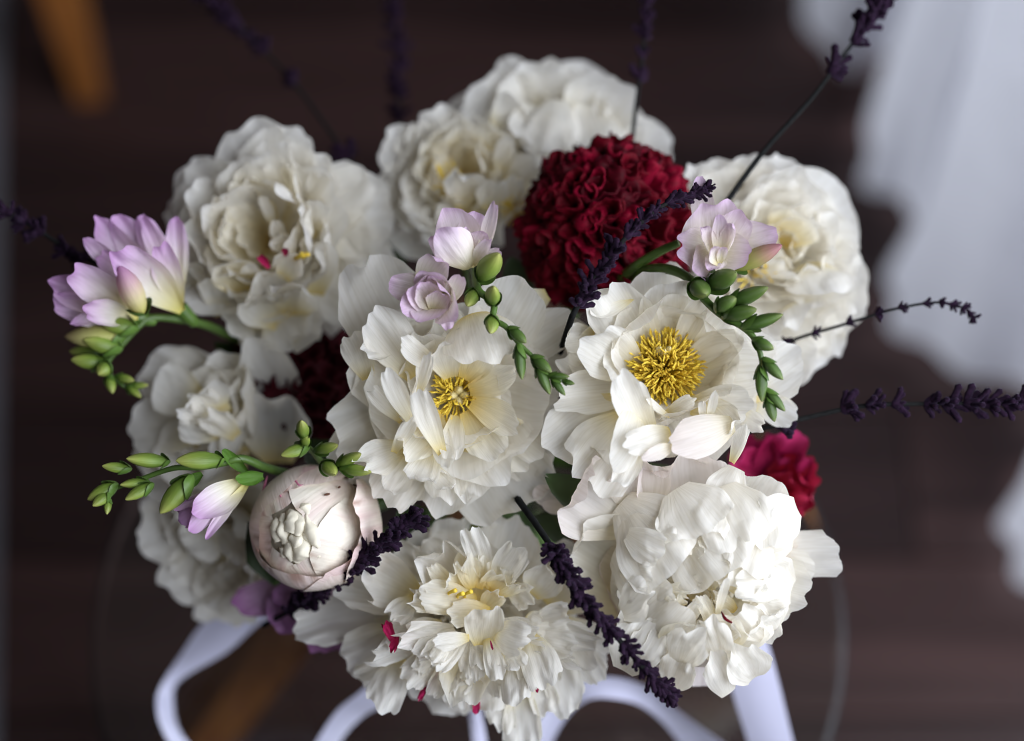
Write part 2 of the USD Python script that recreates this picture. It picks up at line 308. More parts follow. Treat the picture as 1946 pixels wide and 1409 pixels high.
def radial(o, axis, az, alpha, r0=0.0, ref=None):
    """The frame of a petal at azimuth az (degrees clockwise from up as the viewer sees it), opened alpha degrees from the axis."""
    x, y, ax = basis(axis, ref); a = math.radians(az); rad = math.cos(a) * x - math.sin(a) * y; al = math.radians(alpha)
    yy = rad * math.sin(al) + ax * math.cos(al); zz = ax * math.sin(al) - rad * math.cos(al)
    return o + rad * r0, np.cross(yy, zz), yy, zz
def ring(th, o, axis, n, alpha, L, W, seed, az0=0, arc=360, r0=0.0, ja=10, jl=0.12, tint=WHITE, m='peony_petal', skip=None, rise=0.0, **kw):
    rr = random.Random(seed)
    for k in range(n):
        az = az0 + arc * (k + 0.5) / n + rr.uniform(-0.35, 0.35) * arc / n
        al, l, w = alpha + rr.uniform(-ja, ja), L * (1 + rr.uniform(-jl, jl)), W * (1 + rr.uniform(-jl, jl) * 1.5)
        q = dict(kw)
        for key, amt in (('bend', 14), ('cup', 10), ('curl', 16), ('twist', 10)):
            q[key] = kw.get(key, 0) + rr.uniform(-amt, amt)
        q['notch'] = rr.choice((0, 0, 0.05, 0.12)) if 'notch' not in kw else kw['notch']
        q['seed'] = rr.randrange(9000)
        if skip and skip(az % 360): continue
        lay_petal(th, radial(o + unit(axis) * rise, axis, az, al, r0), l, w, tint=tint, m=m, **q)
def traced(th, rows, seed, tint=WHITE, m='peony_petal', **over):
    """rows: base pixel x, y, depth mm, tip pixel x, y, depth mm, width in pixels, bend, cup, then options."""
    for i, r in enumerate(rows):
        bx, by, bd, tx, ty, td, W, bend, cup = r[:9]; kw = dict(seed=seed * 100 + i * 7, ruf=0.07, jag=0.03, tip=0.28, w0=0.4); kw.update(over)
        opt = dict(r[9]) if len(r) > 9 else {}
        roll = math.radians(opt.pop('roll', 0)); tn = opt.pop('tint', tint); kw.update(opt)
        b, t = P(bx, by, bd), P(tx, ty, td); L = np.linalg.norm(t - b); y = (t - b) / L
        z = -FWD - y * np.dot(-FWD, y)
        z = unit(z) if np.linalg.norm(z) > 0.05 else unit(UPV - y * np.dot(UPV, y))
        x = np.cross(y, z); z2 = z * math.cos(roll) + x * math.sin(roll); x = np.cross(y, z2)
        lay_petal(th, (b, x, y, z2), L, S(W, (bd + td) / 2), tint=tn, m=m, bend=bend, cup=cup, chord=True, **kw)
TIE = A([0.0, 0.045, 0.525])
def stem(th, o, axis, rad=0.0028, m='stem_green', name='stem', foot=None):
    rr = random.Random(int(abs(o[0] * 1e5) + abs(o[1] * 1e5))); a, q = rr.uniform(0, 6.28), 0.018 * math.sqrt(rr.random())
    j = A([math.cos(a), math.sin(a), 0])
    part(th, name, tube([o, o - unit(axis) * 0.025 + (TIE - o) * 0.12, o * 0.35 + TIE * 0.65 + A([0, 0, 0.012]), TIE + j * q, A([TIE[0], TIE[1], TZ + 0.002]) - j * (q + 0.012)], rad, 8, 26), m)
def stamens(th, o, axis, n, R, H, seed, r_min=0.2, fil=0.00026, head=0.0008, joined=False):
    rr = random.Random(seed); x, y, ax = basis(axis); vs, fs, c = [], [], 0
    for k in range(n):
        a = rr.uniform(0, 6.2832); q = R * math.sqrt(r_min ** 2 + (1 - r_min ** 2) * rr.random()); dr = math.cos(a) * x + math.sin(a) * y
        h = H * rr.uniform(0.75, 1.15) * (1 - 0.35 * (q / R) ** 2)
        tip = o + dr * q + ax * h; mid = o + dr * q * 0.55 + ax * h * 0.6
        tdir = unit(dr * q / R * 0.9 + ax * 0.5 + A([rr.uniform(-.5, .5) for _ in range(3)]))
        v, f = tube([o + dr * q * 0.3, mid, tip], fil, 4, 5)
        hv, hf = lathe(tip - tdir * head * 1.5, tdir, [(0.0001, 0), (head * 0.42, head * 0.6), (head * 0.5, head * 2.2), (head * 0.32, head * 3.5), (0.0001, head * 3.9)], 6)
        if joined: vs += [v, hv]; fs += [f + c, hf + c + len(v)]; c += len(v) + len(hv)
        else: part(th, 'stamen', (np.vstack([v, hv]), np.vstack([f, hf + len(v)])), 'stamen_yellow')
    if joined: stage.GetPrimAtPath(part(th, 'inner_stamens', (np.vstack(vs), np.vstack(fs)), 'stamen_yellow')).SetCustomDataByKey('kind', 'stuff')
PG = 'white peonies of the bouquet'
def peony(label, x, y, d, axis, rad=0.0028):
    o = P(x, y, d); th = thing('white_peony', label, 'peony', o, PG); ax = CV(*axis)
    stem(th, o, ax, rad); return th, o, ax

# ---------------------------------------------------------------- white peonies
# open peony with stamens, centre left
th, o, ax = peony('open white peony left of centre, loose folded petals around small yellow stamens', 866, 752, 34, (0.05, 0.12, 1))
ring(th, o, ax, 9, 74, 0.047, 0.050, 41, bend=38, cup=34, ruf=0.07, tint=WHITE, az0=10, rise=-0.004)
ring(th, o, ax, 8, 58, 0.040, 0.040, 42, bend=42, cup=34, ruf=0.08, tint=WHITE, az0=30, arc=360, skip=lambda a: 60 < a < 130)
ring(th, o, ax, 7, 60, 0.026, 0.022, 43, bend=30, cup=40, ruf=0.08, tint=CREAM, az0=0)
stamens(th, P(869, 752, 26), CV(0.05, 0.1, 1), 120, 0.0108, 0.015, 44, 0.35)
for k in range(4):
    c0 = P(872 + 9 * math.cos(k * 1.57), 752 + 9 * math.sin(k * 1.57), 22)
    part(th, 'pistil', lathe(c0, CV(0.1 * math.cos(k * 1.57), -0.1 * math.sin(k * 1.57), 1), [(0.0001, 0), (0.0018, 0.001), (0.0021, 0.004), (0.0012, 0.007), (0.0001, 0.0085)], 10), 'pistil_cream')
traced(th, [
    (800, 700, 30, 676, 520, 14, 190, 40, 40), (800, 770, 34, 636, 800, 16, 230, 45, 45), (800, 820, 34, 668, 905, 20, 170, 35, 30, dict(jag=.05)),
    (820, 830, 30, 718, 938, 12, 120, 30, 25, dict(jag=.06)), (858, 830, 30, 850, 984, 18, 150, 30, 20), (895, 830, 36, 985, 972, 24, 200, 20, 20),
    (930, 790, 36, 1062, 850, 26, 180, 20, 25), (915, 690, 30, 1000, 532, 10, 150, 35, 30), (940, 690, 32, 1082, 592, 22, 105, 20, 25),
    (896, 596, 10, 925, 690, -12, 150, -55, -20, dict(ruf=.05)),
    (790, 715, 14, 708, 592, -8, 100, 45, 30), (838, 700, 14, 762, 650, -12, 48, 40, 35, dict(roll=20)), (792, 812, 6, 738, 698, -16, 46, 55, 40, dict(roll=25, twist=25)),
    (795, 752, 4, 814, 668, -16, 30, 30, 40, dict(roll=-25)), (840, 862, 0, 798, 738, -20, 50, 35, 35, dict(twist=35, roll=20)),
    (832, 792, 14, 852, 888, -8, 46, 40, 35), (842, 790, 14, 764, 862, -4, 80, 40, 35, dict(tint=CREAM)), (822, 852, 8, 800, 910, -10, 70, 60, 20, dict(curl=60)),
    (892, 742, 12, 982, 716, -4, 58, 30, 30, dict(tint=CREAM)), (895, 765, 12, 984, 805, 0, 66, 30, 30, dict(tint=CREAM)), (888, 780, 13, 938, 872, 0, 82, 30, 25, dict(tint=CREAM)),
    (866, 790, 13, 858, 872, -4, 52, 35, 30), (884, 722, 12, 915, 672, -6, 74, 45, 30, dict(tint=CREAM)), (856, 718, 12, 836, 652, -6, 70, 45, 30),
    (842, 866, 18, 850, 962, 6, 86, 35, 25), (884, 850, 18, 905, 940, 4, 78, 35, 30, dict(jag=.05)), (905, 800, 24, 1012, 878, 12, 112, 25, 25, dict(tint=CREAM)),
    (765, 800, 10, 710, 742, -4, 42, 40, 30), (764, 850, 14, 698, 882, 0, 74, 35, 20, dict(jag=.09)), (780, 870, 14, 732, 930, 2, 70, 40, 30, dict(curl=40)),
    (760, 640, 14, 690, 670, -2, 60, 50, 30), (700, 720, 16, 668, 640, 6, 60, 40, 20, dict(jag=.08)),
    (812, 880, 8, 860, 925, -6, 46, 50, 40, dict(curl=50, roll=-30)), (748, 860, 2, 790, 792, -12, 34, 30, 40, dict(roll=20))], 45, ruf=.11, jag=.05)

# open peony with large stamens, centre right
th, o, ax = peony('open white peony right of centre showing the largest tuft of yellow stamens', 1258, 702, 36, (0.10, 0.18, 1))
ring(th, o, ax, 9, 76, 0.050, 0.050, 51, bend=34, cup=32, ruf=0.07, az0=20, rise=-0.004)
ring(th, o, ax, 7, 60, 0.044, 0.046, 52, bend=40, cup=36, ruf=0.06, az0=0)
stamens(th, P(1258, 706, 30), CV(0.05, 0.12, 1), 285, 0.0158, 0.021, 53, 0.0)
stamens(th, P(1258, 706, 30), CV(0.05, 0.12, 1), 260, 0.0150, 0.0195, 57, 0.0, joined=True)
for k in range(3):
    part(th, 'pistil', lathe(P(1248 + 9 * k, 672 + 5 * (k % 2), 20), CV(0.05, 0.2, 1), [(0.0001, 0), (0.0014, 0.001), (0.0016, 0.006), (0.0008, 0.011), (0.0001, 0.0125)], 8), 'pistil_cream')
traced(th, [
    (1238, 686, 24, 1160, 556, 0, 130, 42, 40), (1264, 672, 24, 1284, 532, 2, 140, 45, 45, dict(roll=-15)), (1292, 692, 24, 1392, 600, -4, 150, 50, 45), (1296, 715, 24, 1462, 672, 0, 160, 48, 40),
    (1214, 714, 22, 1116, 630, -10, 124, 55, 50), (1186, 742, 28, 1070, 690, 10, 120, 40, 35), (1150, 690, 34, 1016, 626, 22, 120, 25, 25), (1040, 560, 30, 985, 590, 20, 60, 20, 20),
    (1232, 735, 22, 1062, 745, 0, 90, 30, 30), (1238, 836, -4, 1172, 716, -22, 84, 45, 50), (1272, 792, 2, 1228, 758, -14, 18, 20, 30, dict(roll=30)),
    (1266, 786, 6, 1322, 754, -9, 30, 35, 35), (1346, 802, 0, 1362, 742, -13, 20, 25, 40), (1336, 800, 0, 1334, 764, -11, 17, 25, 40), (1312, 772, 12, 1434, 772, -5, 86, 35, 25),
    (1214, 758, -2, 1162, 884, -18, 80, -50, -20, dict(roll=-35, jag=.05)), (1182, 770, 16, 1052, 866, 6, 150, 35, 25, dict(ruf=.12)), (1195, 800, 16, 1108, 908, -2, 150, 30, 20, dict(ruf=.12, tip=.15)),
    (1214, 840, -4, 1178, 918, -14, 60, 20, 25, dict(tip=.5)), (1275, 822, -4, 1192, 848, -22, 60, -40, -20), (1395, 805, 0, 1280, 852, -18, 84, -35, -25, dict(tint=BLUSH, ruf=.04)),
    (1278, 850, -14, 1218, 868, -22, 32, -30, 20, dict(tint=BLUSH, tip=.5)), (1392, 880, 4, 1416, 806, -6, 40, 35, 60, dict(roll=-40)),
    (1420, 745, 30, 1528, 684, 22, 115, 25, 30), (1430, 762, 30, 1518, 792, 22, 62, 20, 25), (1400, 780, 22, 1444, 812, 8, 40, 30, 20, dict(jag=.08)), (1340, 760, 10, 1395, 808, -8, 66, 40, 30, dict(curl=40)),
    (1130, 640, 18, 1075, 640, 2, 60, 40, 30), (1200, 560, 12, 1120, 590, 2, 60, 30, 30)], 54, ruf=.11, jag=.05)

# full double peony, lower right
th, o, ax = peony('large full double white peony at the lower right with tightly packed ruffled petals', 1318, 1090, 46, (0.12, -0.02, 1))
ring(th, o, ax, 9, 84, 0.050, 0.052, 61, bend=50, cup=40, ruf=0.05, tint=BLUSH, az0=8, rise=-0.008)
ring(th, o, ax, 10, 68, 0.048, 0.044, 62, bend=64, cup=44, ruf=0.07, jag=.05, tint=CLEAN, rise=-0.002)
ring(th, o, ax, 11, 52, 0.044, 0.034, 63, bend=62, cup=40, ruf=0.10, jag=.07, tint=CLEAN)
ring(th, o, ax, 11, 38, 0.040, 0.027, 64, bend=56, cup=34, ruf=0.13, jag=.08, tint=CLEAN)
ring(th, o, ax, 10, 27, 0.042, 0.022, 65, bend=40, cup=34, ruf=0.15, jag=.09, tint=CREAM)
ring(th, o, ax, 8, 14, 0.041, 0.018, 66, bend=22, cup=40, ruf=0.16, jag=.09, tint=CREAM)
traced(th, [
    (1280, 1130, 44, 1104, 1030, 8, 240, 55, 45, dict(tint=CREAM)), (1192, 1000, 18, 1112, 950, -6, 160, 20, 10, dict(curl=120, tint=BLUSH)), (1318, 1010, 34, 1284, 862, 4, 200, 55, 35, dict(tint=BLUSH)), (1220, 980, 20, 1215, 872, 2, 130, 40, 30, dict(tint=BLUSH)),
    (1390, 1040, 34, 1438, 900, 4, 150, 50, 35), (1405, 1045, 34, 1480, 968, 2, 120, 50, 35), (1425, 1060, 36, 1592, 1044, 22, 90, 15, 20, dict(tip=.12)), (1425, 1050, 40, 1520, 990, 28, 90, 25, 30, dict(tint=BLUSH)),
    (1425, 1075, 34, 1545, 1086, 22, 90, 20, 20), (1420, 1085, 30, 1526, 1140, 12, 120, 40, 30, dict(jag=.06)), (1405, 1120, 28, 1492, 1200, 10, 130, 40, 25, dict(jag=.08)),
    (1365, 1150, 22, 1402, 1228, 10, 170, 40, 30), (1300, 1180, 28, 1268, 1288, 14, 170, 45, 35, dict(tint=BLUSH)), (1342, 1180, 26, 1352, 1256, 12, 130, 40, 30), (1242, 1150, 22, 1176, 1182, 2, 120, 40, 30), (1250, 1190, 24, 1210, 1246, 8, 110, 40, 30),
    (1300, 985, 4, 1390, 1084, -15, 190, -30, -18, dict(tint=PURE)), (1284, 930, 0, 1342, 1016, -17, 150, -22, -10, dict(tint=PURE, ruf=.14, jag=.1)), (1370, 925, 2, 1420, 1030, -13, 150, -25, -12, dict(tint=PURE, ruf=.13, jag=.09)), (1450, 945, 8, 1462, 1036, -7, 100, -25, -20, dict(tint=PURE)), (1440, 1000, 4, 1412, 1082, -12, 110, -20, -12, dict(tint=PURE, jag=.08)),
    (1196, 970, 8, 1290, 1082, -15, 170, -30, -18, dict(tint=PURE)), (1180, 955, 12, 1266, 1034, -6, 140, -20, -12, dict(tint=PURE)), (1166, 1050, 12, 1252, 1094, -10, 130, -25, -15, dict(tint=PURE)), (1186, 1160, 10, 1284, 1128, -12, 150, -30, -18, dict(tint=PURE)), (1160, 1110, 16, 1230, 1120, -2, 140, -20, -15, dict(tint=PURE)), (1220, 1215, 10, 1304, 1162, -13, 130, -28, -14, dict(tint=PURE)),
    (1320, 1250, 10, 1332, 1166, -10, 170, 40, 24, dict(tint=CREAM)), (1362, 1172, -2, 1380, 1100, -18, 30, 20, 40, dict(roll=40)), (1466, 1056, 8, 1396, 1124, -12, 130, 15, 20), (1416, 1182, 0, 1452, 1112, -12, 30, 20, 40, dict(roll=40)),
    (1330, 1120, 2, 1330, 1086, -8, 34, 40, 40), (1352, 1122, 2, 1356, 1088, -8, 34, 40, 40), (1300, 1112, 0, 1328, 1112, -10, 26, 40, 40), (1300, 1070, 2, 1330, 1056, -8, 50, 50, 40, dict(tint=CREAM)), (1300, 1190, -2, 1326, 1148, -14, 34, 30, 30, dict(tip=.6)),
    (1380, 1235, 10, 1420, 1165, -6, 120, 50, 30), (1300, 1262, 12, 1280, 1196, -2, 130, 50, 25, dict(jag=.07)), (1250, 1245, 12, 1225, 1180, -2, 90, 50, 25, dict(jag=.07)), (1355, 1210, 2, 1400, 1180, -8, 60, 40, 20, dict(jag=.12))], 67, tint=CLEAN, ruf=.10, jag=.05, pleat=.5, tip=.22)
def petaloids(th, cx, cy, n, r0, r1, d0, d1, W, seed, sy=1.0, tint=PURE, ruf=.24, jag=.12, bend=-25, a0=0, a1=360, inward=True, m='peony_petal'):
    rr = random.Random(seed); rows = []
    for k in range(n):
        a = math.radians(a0 + (a1 - a0) * (k + rr.uniform(-.35, .35)) / n); w = W * rr.uniform(.7, 1.3); j = rr.uniform(-14, 14)
        p, q = r0 * rr.uniform(.88, 1.12), r1 * rr.uniform(.85, 1.15)
        rows.append((cx + p * math.cos(a), cy + p * sy * math.sin(a), d0 + rr.uniform(-3, 3), cx + q * math.cos(a) + j, cy + q * sy * math.sin(a) + j * .6, d1 + rr.uniform(-3, 3), w, bend + rr.uniform(-20, 30), rr.uniform(-30, 30), dict(roll=rr.uniform(-28, 28), tip=rr.uniform(.15, .35))))
    traced(th, rows, seed, tint=tint, m=m, ruf=ruf, jag=jag, pleat=.6)
petaloids(th, 1325, 1100, 10, 160, 84, 0, -13, 88, 671, ruf=.17, jag=.08)
petaloids(th, 1318, 1090, 9, 214, 138, 8, -5, 104, 672, ruf=.15, jag=.07, a0=-60, a1=150)
petaloids(th, 1328, 1105, 9, 92, 48, 4, -9, 44, 673, tint=CREAM)
traced(th, [(1330, 1136, 22, 1325, 1078, 2, 100, 30, 30), (1362, 1140, 20, 1376, 1088, 0, 80, 30, 30), (1300, 1136, 20, 1288, 1096, 2, 70, 30, 30), (1330, 1150, 14, 1340, 1112, 0, 60, 40, 40), (1310, 1140, 14, 1318, 1104, -2, 40, 30, 30)], 674, tint=CREAM, ruf=.12)
part(th, 'crimson_streak', tube([P(1371, 1163, -13), P(1378, 1176, -15), P(1391, 1184, -15)], [0.0003, 0.0007, 0.0004], 6), 'cockscomb')

# ragged peony, bottom
th, o, ax = peony('ragged white peony at the bottom of the bouquet with crimson flecks between shaggy petals', 900, 1165, 62, (0.0, -0.42, 1))
ring(th, o, ax, 10, 84, 0.046, 0.044, 81, bend=24, cup=28, ruf=0.08, jag=.05, rise=-0.004)
ring(th, o, ax, 10, 66, 0.042, 0.032, 82, bend=30, cup=30, ruf=0.10, jag=.06, tint=WHITE)
ring(th, o, ax, 10, 48, 0.034, 0.022, 83, bend=30, cup=34, ruf=0.12, jag=.06, tint=CREAM)
ring(th, o, ax, 7, 28, 0.026, 0.018, 84, bend=36, cup=40, ruf=0.12, tint=CREAM)
ring(th, o, ax, 18, 78, 0.044, 0.015, 87, bend=20, cup=30, ruf=0.20, jag=.10, twist=15, ja=16)
ring(th, o, ax, 18, 56, 0.036, 0.012, 88, bend=20, cup=40, ruf=0.22, jag=.12, twist=20, ja=18)
ring(th, o, ax, 10, 34, 0.030, 0.010, 89, bend=24, cup=40, ruf=0.22, jag=.12, twist=20, ja=16, tint=CREAM)
traced(th, [
    (790, 1140, 48, 555, 1190, 52, 100, 25, 30), (800, 1130, 36, 640, 1128, 30, 100, 50, 40, dict(roll=25)), (905, 1145, 36, 815, 1050, 2, 150, 75, 60), (790, 1130, 32, 690, 1090, 12, 110, 60, 40), (910, 1150, 34, 905, 1060, 8, 90, 60, 60, dict(tint=CREAM)),
    (936, 1116, 18, 890, 1010, -4, 50, 25, 20, dict(tip=.2, curl=-30)), (936, 1118, 16, 990, 1046, -6, 66, 25, 35), (906, 1142, 18, 800, 1136, 2, 74, -50, -45, dict(tint=CREAM)), (930, 1165, 16, 850, 1160, 4, 60, 35, 40, dict(tint=CREAM)),
    (785, 1138, 24, 744, 1182, 10, 54, 30, 30), (968, 1118, 24, 1016, 1148, 14, 54, 25, 30), (915, 1160, 22, 948, 1128, 8, 50, 60, 60, dict(tint=CREAM)), (1010, 1130, 30, 1045, 1085, 18, 80, 30, 30), (1000, 1170, 24, 1020, 1190, 12, 50, -40, -30),
    (1040, 1150, 44, 1130, 1060, 44, 160, 20, 25), (950, 1100, 44, 1000, 985, 36, 150, 20, 20), (890, 1100, 46, 870, 985, 38, 140, 20, 20), (830, 1100, 46, 770, 1020, 40, 120, 20, 20),
    (916, 1226, 8, 916, 1158, -6, 80, 35, 30, dict(ruf=.14, jag=.07)), (940, 1198, 6, 1002, 1230, -8, 76, -35, -20, dict(ruf=.14, jag=.08)), (925, 1214, 6, 950, 1290, -2, 40, -35, -30), (892, 1212, 4, 826, 1222, -5, 36, -25, -20), (850, 1215, 6, 826, 1262, 0, 34, -40, -30), (960, 1230, 6, 985, 1268, -2, 50, -20, -20, dict(jag=.1)),
    (1005, 1205, 12, 1045, 1296, 0, 76, -45, -25), (990, 1220, 14, 1005, 1305, 2, 40, -20, -20, dict(jag=.12)), (980, 1256, 16, 985, 1342, 2, 64, -50, -40), (840, 1190, 24, 768, 1212, 8, 60, 30, 30, dict(jag=.07)), (760, 1248, 32, 720, 1356, 20, 76, -25, -30, dict(tip=.18)), (832, 1236, 26, 772, 1306, 12, 66, -30, -30),
    (890, 1225, 26, 880, 1332, 8, 110, 50, 40, dict(tint=CREAM)), (760, 1200, 44, 662, 1262, 42, 100, 20, 25), (930, 1250, 30, 915, 1350, 26, 90, 25, 25), (985, 1300, 34, 1000, 1425, 38, 80, 15, 30, dict(tip=.15)), (960, 1320, 36, 945, 1390, 36, 60, 15, 30),
    (1040, 1220, 34, 1096, 1350, 34, 80, 20, 30, dict(jag=.07)), (1050, 1200, 32, 1110, 1280, 24, 110, 30, 25), (1060, 1195, 38, 1146, 1290, 36, 60, 20, 20), (1060, 1180, 42, 1165, 1245, 42, 70, 15, 20), (1010, 1290, 34, 1050, 1350, 30, 60, 20, 30), (870, 1270, 30, 860, 1340, 24, 60, 20, 30), (800, 1230, 40, 690, 1300, 40, 70, 20, 25)], 85, jag=.085, ruf=.20, tip=.2, pleat=.5)
petaloids(th, 900, 1185, 14, 40, 120, 14, 2, 46, 851, sy=.75, a0=10, a1=170, bend=20)
petaloids(th, 905, 1190, 16, 110, 185, 22, 14, 52, 852, sy=.72, a0=-10, a1=190, bend=15)
petaloids(th, 900, 1150, 9, 50, 110, 18, 6, 40, 853, sy=.7, a0=190, a1=350, bend=30, tint=CREAM)
RED = [(0, (0.45, 0.02, 0.10)), (1, (0.38, 0.01, 0.09))]
traced(th, [(752, 1226, 14, 734, 1182, 2, 22, 40, 40, dict(roll=30)), (756, 1208, 14, 742, 1242, 4, 18, 40, 40), (744, 1200, 12, 726, 1186, 4, 12, 20, 20), (834, 1272, 20, 800, 1322, 16, 15, 30, 40, dict(roll=40)), (814, 1296, 20, 796, 1330, 18, 13, 30, 30), (908, 1322, 28, 903, 1358, 26, 15, 20, 30), (1022, 1302, 14, 1020, 1316, 10, 7, 20, 20), (932, 1218, -2, 936, 1236, -6, 4, 10, 10)], 86, tint=RED, m='cockscomb_fold', name='crimson_petal', jag=.12, ruf=.3)
for x0, y0, x1, y1 in ((853, 1128, 866, 1122), (884, 1130, 896, 1124), (870, 1132, 880, 1128)):
    part(th, 'stamen', tube([P(x0, y0 + 12, 18), P(x0, y0, 6), P(x1, y1, 2)], [0.0005, 0.0006, 0.001], 6), 'stamen_yellow')

# cup shaped peony, upper left
th, o, ax = peony('cup shaped white peony at the upper left with two crimson flecks inside', 520, 462, 92, (-0.12, 0.16, 1))
ring(th, o, ax, 10, 78, 0.050, 0.046, 11, bend=44, cup=34, ruf=0.06, rise=-0.004)
ring(th, o, ax, 12, 64, 0.050, 0.032, 12, bend=56, cup=34, ruf=0.09, jag=.05)
ring(th, o, ax, 12, 52, 0.046, 0.026, 13, bend=54, cup=34, ruf=0.10, jag=.05, tint=CREAM)
ring(th, o, ax, 9, 40, 0.034, 0.020, 14, bend=30, cup=30, ruf=0.10, tint=CREAM, az0=90, arc=220)
traced(th, [
    (560, 440, 90, 738, 380, 88, 190, 30, 35), (560, 460, 92, 700, 330, 84, 130, 30, 40), (580, 480, 94, 700, 520, 84, 220, 20, 20), (560, 520, 96, 660, 600, 86, 180, 20, 20), (500, 400, 92, 575, 245, 84, 110, 30, 30),
    (520, 400, 90, 450, 250, 86, 160, 30, 20, dict(jag=.06)), (480, 420, 92, 320, 390, 94, 130, 25, 25), (440, 420, 92, 350, 320, 90, 120, 30, 30), (540, 420, 88, 630, 300, 78, 120, 40, 30),
    (420, 440, 78, 365, 430, 70, 20, 20, 30), (520, 430, 74, 500, 372, 62, 24, 20, 30, dict(twist=20)), (540, 470, 70, 516, 420, 58, 34, 40, 40), (560, 480, 66, 525, 450, 52, 46, 60, 50), (540, 530, 60, 560, 480, 46, 70, 60, 60),
    (470, 560, 70, 440, 500, 48, 100, 40, 40, dict(tint=CREAM)), (540, 610, 78, 470, 545, 50, 130, 60, 40), (560, 600, 76, 560, 540, 46, 110, 60, 40), (600, 560, 76, 600, 460, 50, 90, 60, 50), (420, 600, 80, 400, 530, 52, 60, 50, 40), (380, 560, 84, 350, 500, 62, 60, 50, 40),
    (470, 600, 84, 430, 620, 70, 90, 20, 20), (520, 590, 80, 560, 640, 66, 120, 30, 25), (500, 620, 88, 500, 668, 80, 90, 30, 30), (560, 620, 86, 610, 640, 74, 100, 30, 30), (620, 520, 96, 742, 470, 92, 140, 20, 20), (600, 400, 84, 612, 340, 66, 60, 50, 40), (590, 450, 74, 600, 380, 54, 60, 50, 30, dict(jag=.08))], 15)
traced(th, [(512, 510, 52, 496, 488, 42, 20, 50, 60), (545, 489, 52, 539, 472, 42, 15, 50, 50)], 16, tint=RED, m='cockscomb_fold', name='crimson_petal')
for k in range(7):
    part(th, 'stamen', tube([P(552 + 2 * k, 494 + k % 3, 56), P(566 + 2 * k, 487 + (k % 2) * 3, 48), P(575 + 2 * k, 482 + (k * 2 % 5), 46)], [0.0005, 0.0006, 0.0009], 5), 'stamen_yellow')

# back peony, largest at the top
th, o, ax = peony('big white peony at the very back with broad smooth outer petals', 1060, 300, 146, (0.05, 0.30, 1))
ring(th, o, ax, 9, 80, 0.047, 0.050, 21, bend=36, cup=30, ruf=0.06, rise=-0.004)
ring(th, o, ax, 9, 62, 0.043, 0.046, 22, bend=50, cup=32, ruf=0.08)
ring(th, o, ax, 8, 44, 0.036, 0.036, 23, bend=46, cup=30, ruf=0.09, tint=CREAM)
ring(th, o, ax, 6, 26, 0.032, 0.028, 24, bend=40, cup=36, ruf=0.10)
traced(th, [
    (1000, 300, 134, 838, 238, 132, 190, 45, 35), (1000, 280, 126, 900, 160, 118, 200, 55, 40), (1040, 260, 124, 1015, 122, 116, 190, 55, 45), (1000, 200, 136, 966, 108, 134, 70, 25, 30), (1100, 260, 120, 1164, 146, 106, 160, 60, 50),
    (1070, 250, 128, 1096, 130, 128, 160, 40, 40), (1130, 290, 120, 1208, 220, 112, 120, 50, 40), (1150, 310, 128, 1278, 274, 126, 130, 25, 25, dict(jag=.06)), (1150, 320, 132, 1240, 340, 124, 120, 20, 25), (1010, 200, 106, 1000, 275, 90, 90, 35, 30, dict(tint=PURE)), (1060, 190, 104, 1050, 290, 90, 110, -25, -20, dict(tint=PURE)), (1110, 200, 104, 1100, 300, 88, 80, 40, 30, dict(tint=PURE)), (1030, 220, 100, 1070, 320, 86, 90, 35, 30, dict(tint=PURE)),
    (1150, 220, 110, 1140, 300, 94, 100, -25, -20, dict(tint=PURE)), (940, 210, 116, 960, 262, 100, 90, 25, 25, dict(tint=PURE)), (900, 230, 120, 915, 270, 106, 70, 30, 30, dict(tint=PURE))], 25)

# peony between the back one and the cockscomb
th, o, ax = peony('white peony with golden hollow between the back peony and the red cockscomb', 880, 352, 116, (-0.05, 0.15, 1))
ring(th, o, ax, 9, 78, 0.038, 0.038, 31, bend=42, cup=34, ruf=0.08, rise=-0.003)
ring(th, o, ax, 11, 62, 0.037, 0.026, 32, bend=52, cup=34, ruf=0.09, tint=CREAM)
ring(th, o, ax, 9, 48, 0.032, 0.020, 33, bend=44, cup=34, ruf=0.10, tint=CREAM)
traced(th, [
    (840, 340, 112, 728, 272, 104, 110, 40, 35), (830, 360, 112, 722, 360, 106, 120, 40, 30), (850, 370, 108, 780, 420, 92, 120, 40, 30), (870, 300, 108, 860, 250, 92, 170, 60, 50, dict(tint=CREAM)), (910, 310, 106, 950, 250, 92, 130, 60, 40, dict(tint=CREAM)),
    (940, 330, 100, 970, 262, 88, 40, 30, 40), (960, 350, 100, 1020, 300, 86, 50, 30, 40), (985, 360, 96, 1030, 330, 84, 30, 30, 40), (890, 400, 96, 890, 345, 74, 100, 50, 50), (930, 400, 92, 935, 350, 74, 70, 50, 50), (960, 390, 92, 985, 345, 78, 50, 40, 40),
    (900, 410, 100, 860, 440, 88, 110, 20, 30), (860, 420, 104, 800, 450, 98, 100, 20, 20), (850, 420, 116, 742, 470, 112, 110, 20, 20), (940, 260, 108, 1000, 215, 100, 110, 40, 30), (800, 300, 112, 770, 240, 108, 90, 35, 30)], 34)
stamens(th, P(858, 350, 100), CV(-0.2, 0.1, 1), 34, 0.009, 0.010, 35, 0.3)
stamens(th, P(984, 398, 92), CV(0.2, 0.0, 1), 40, 0.0085, 0.009, 36, 0.1)

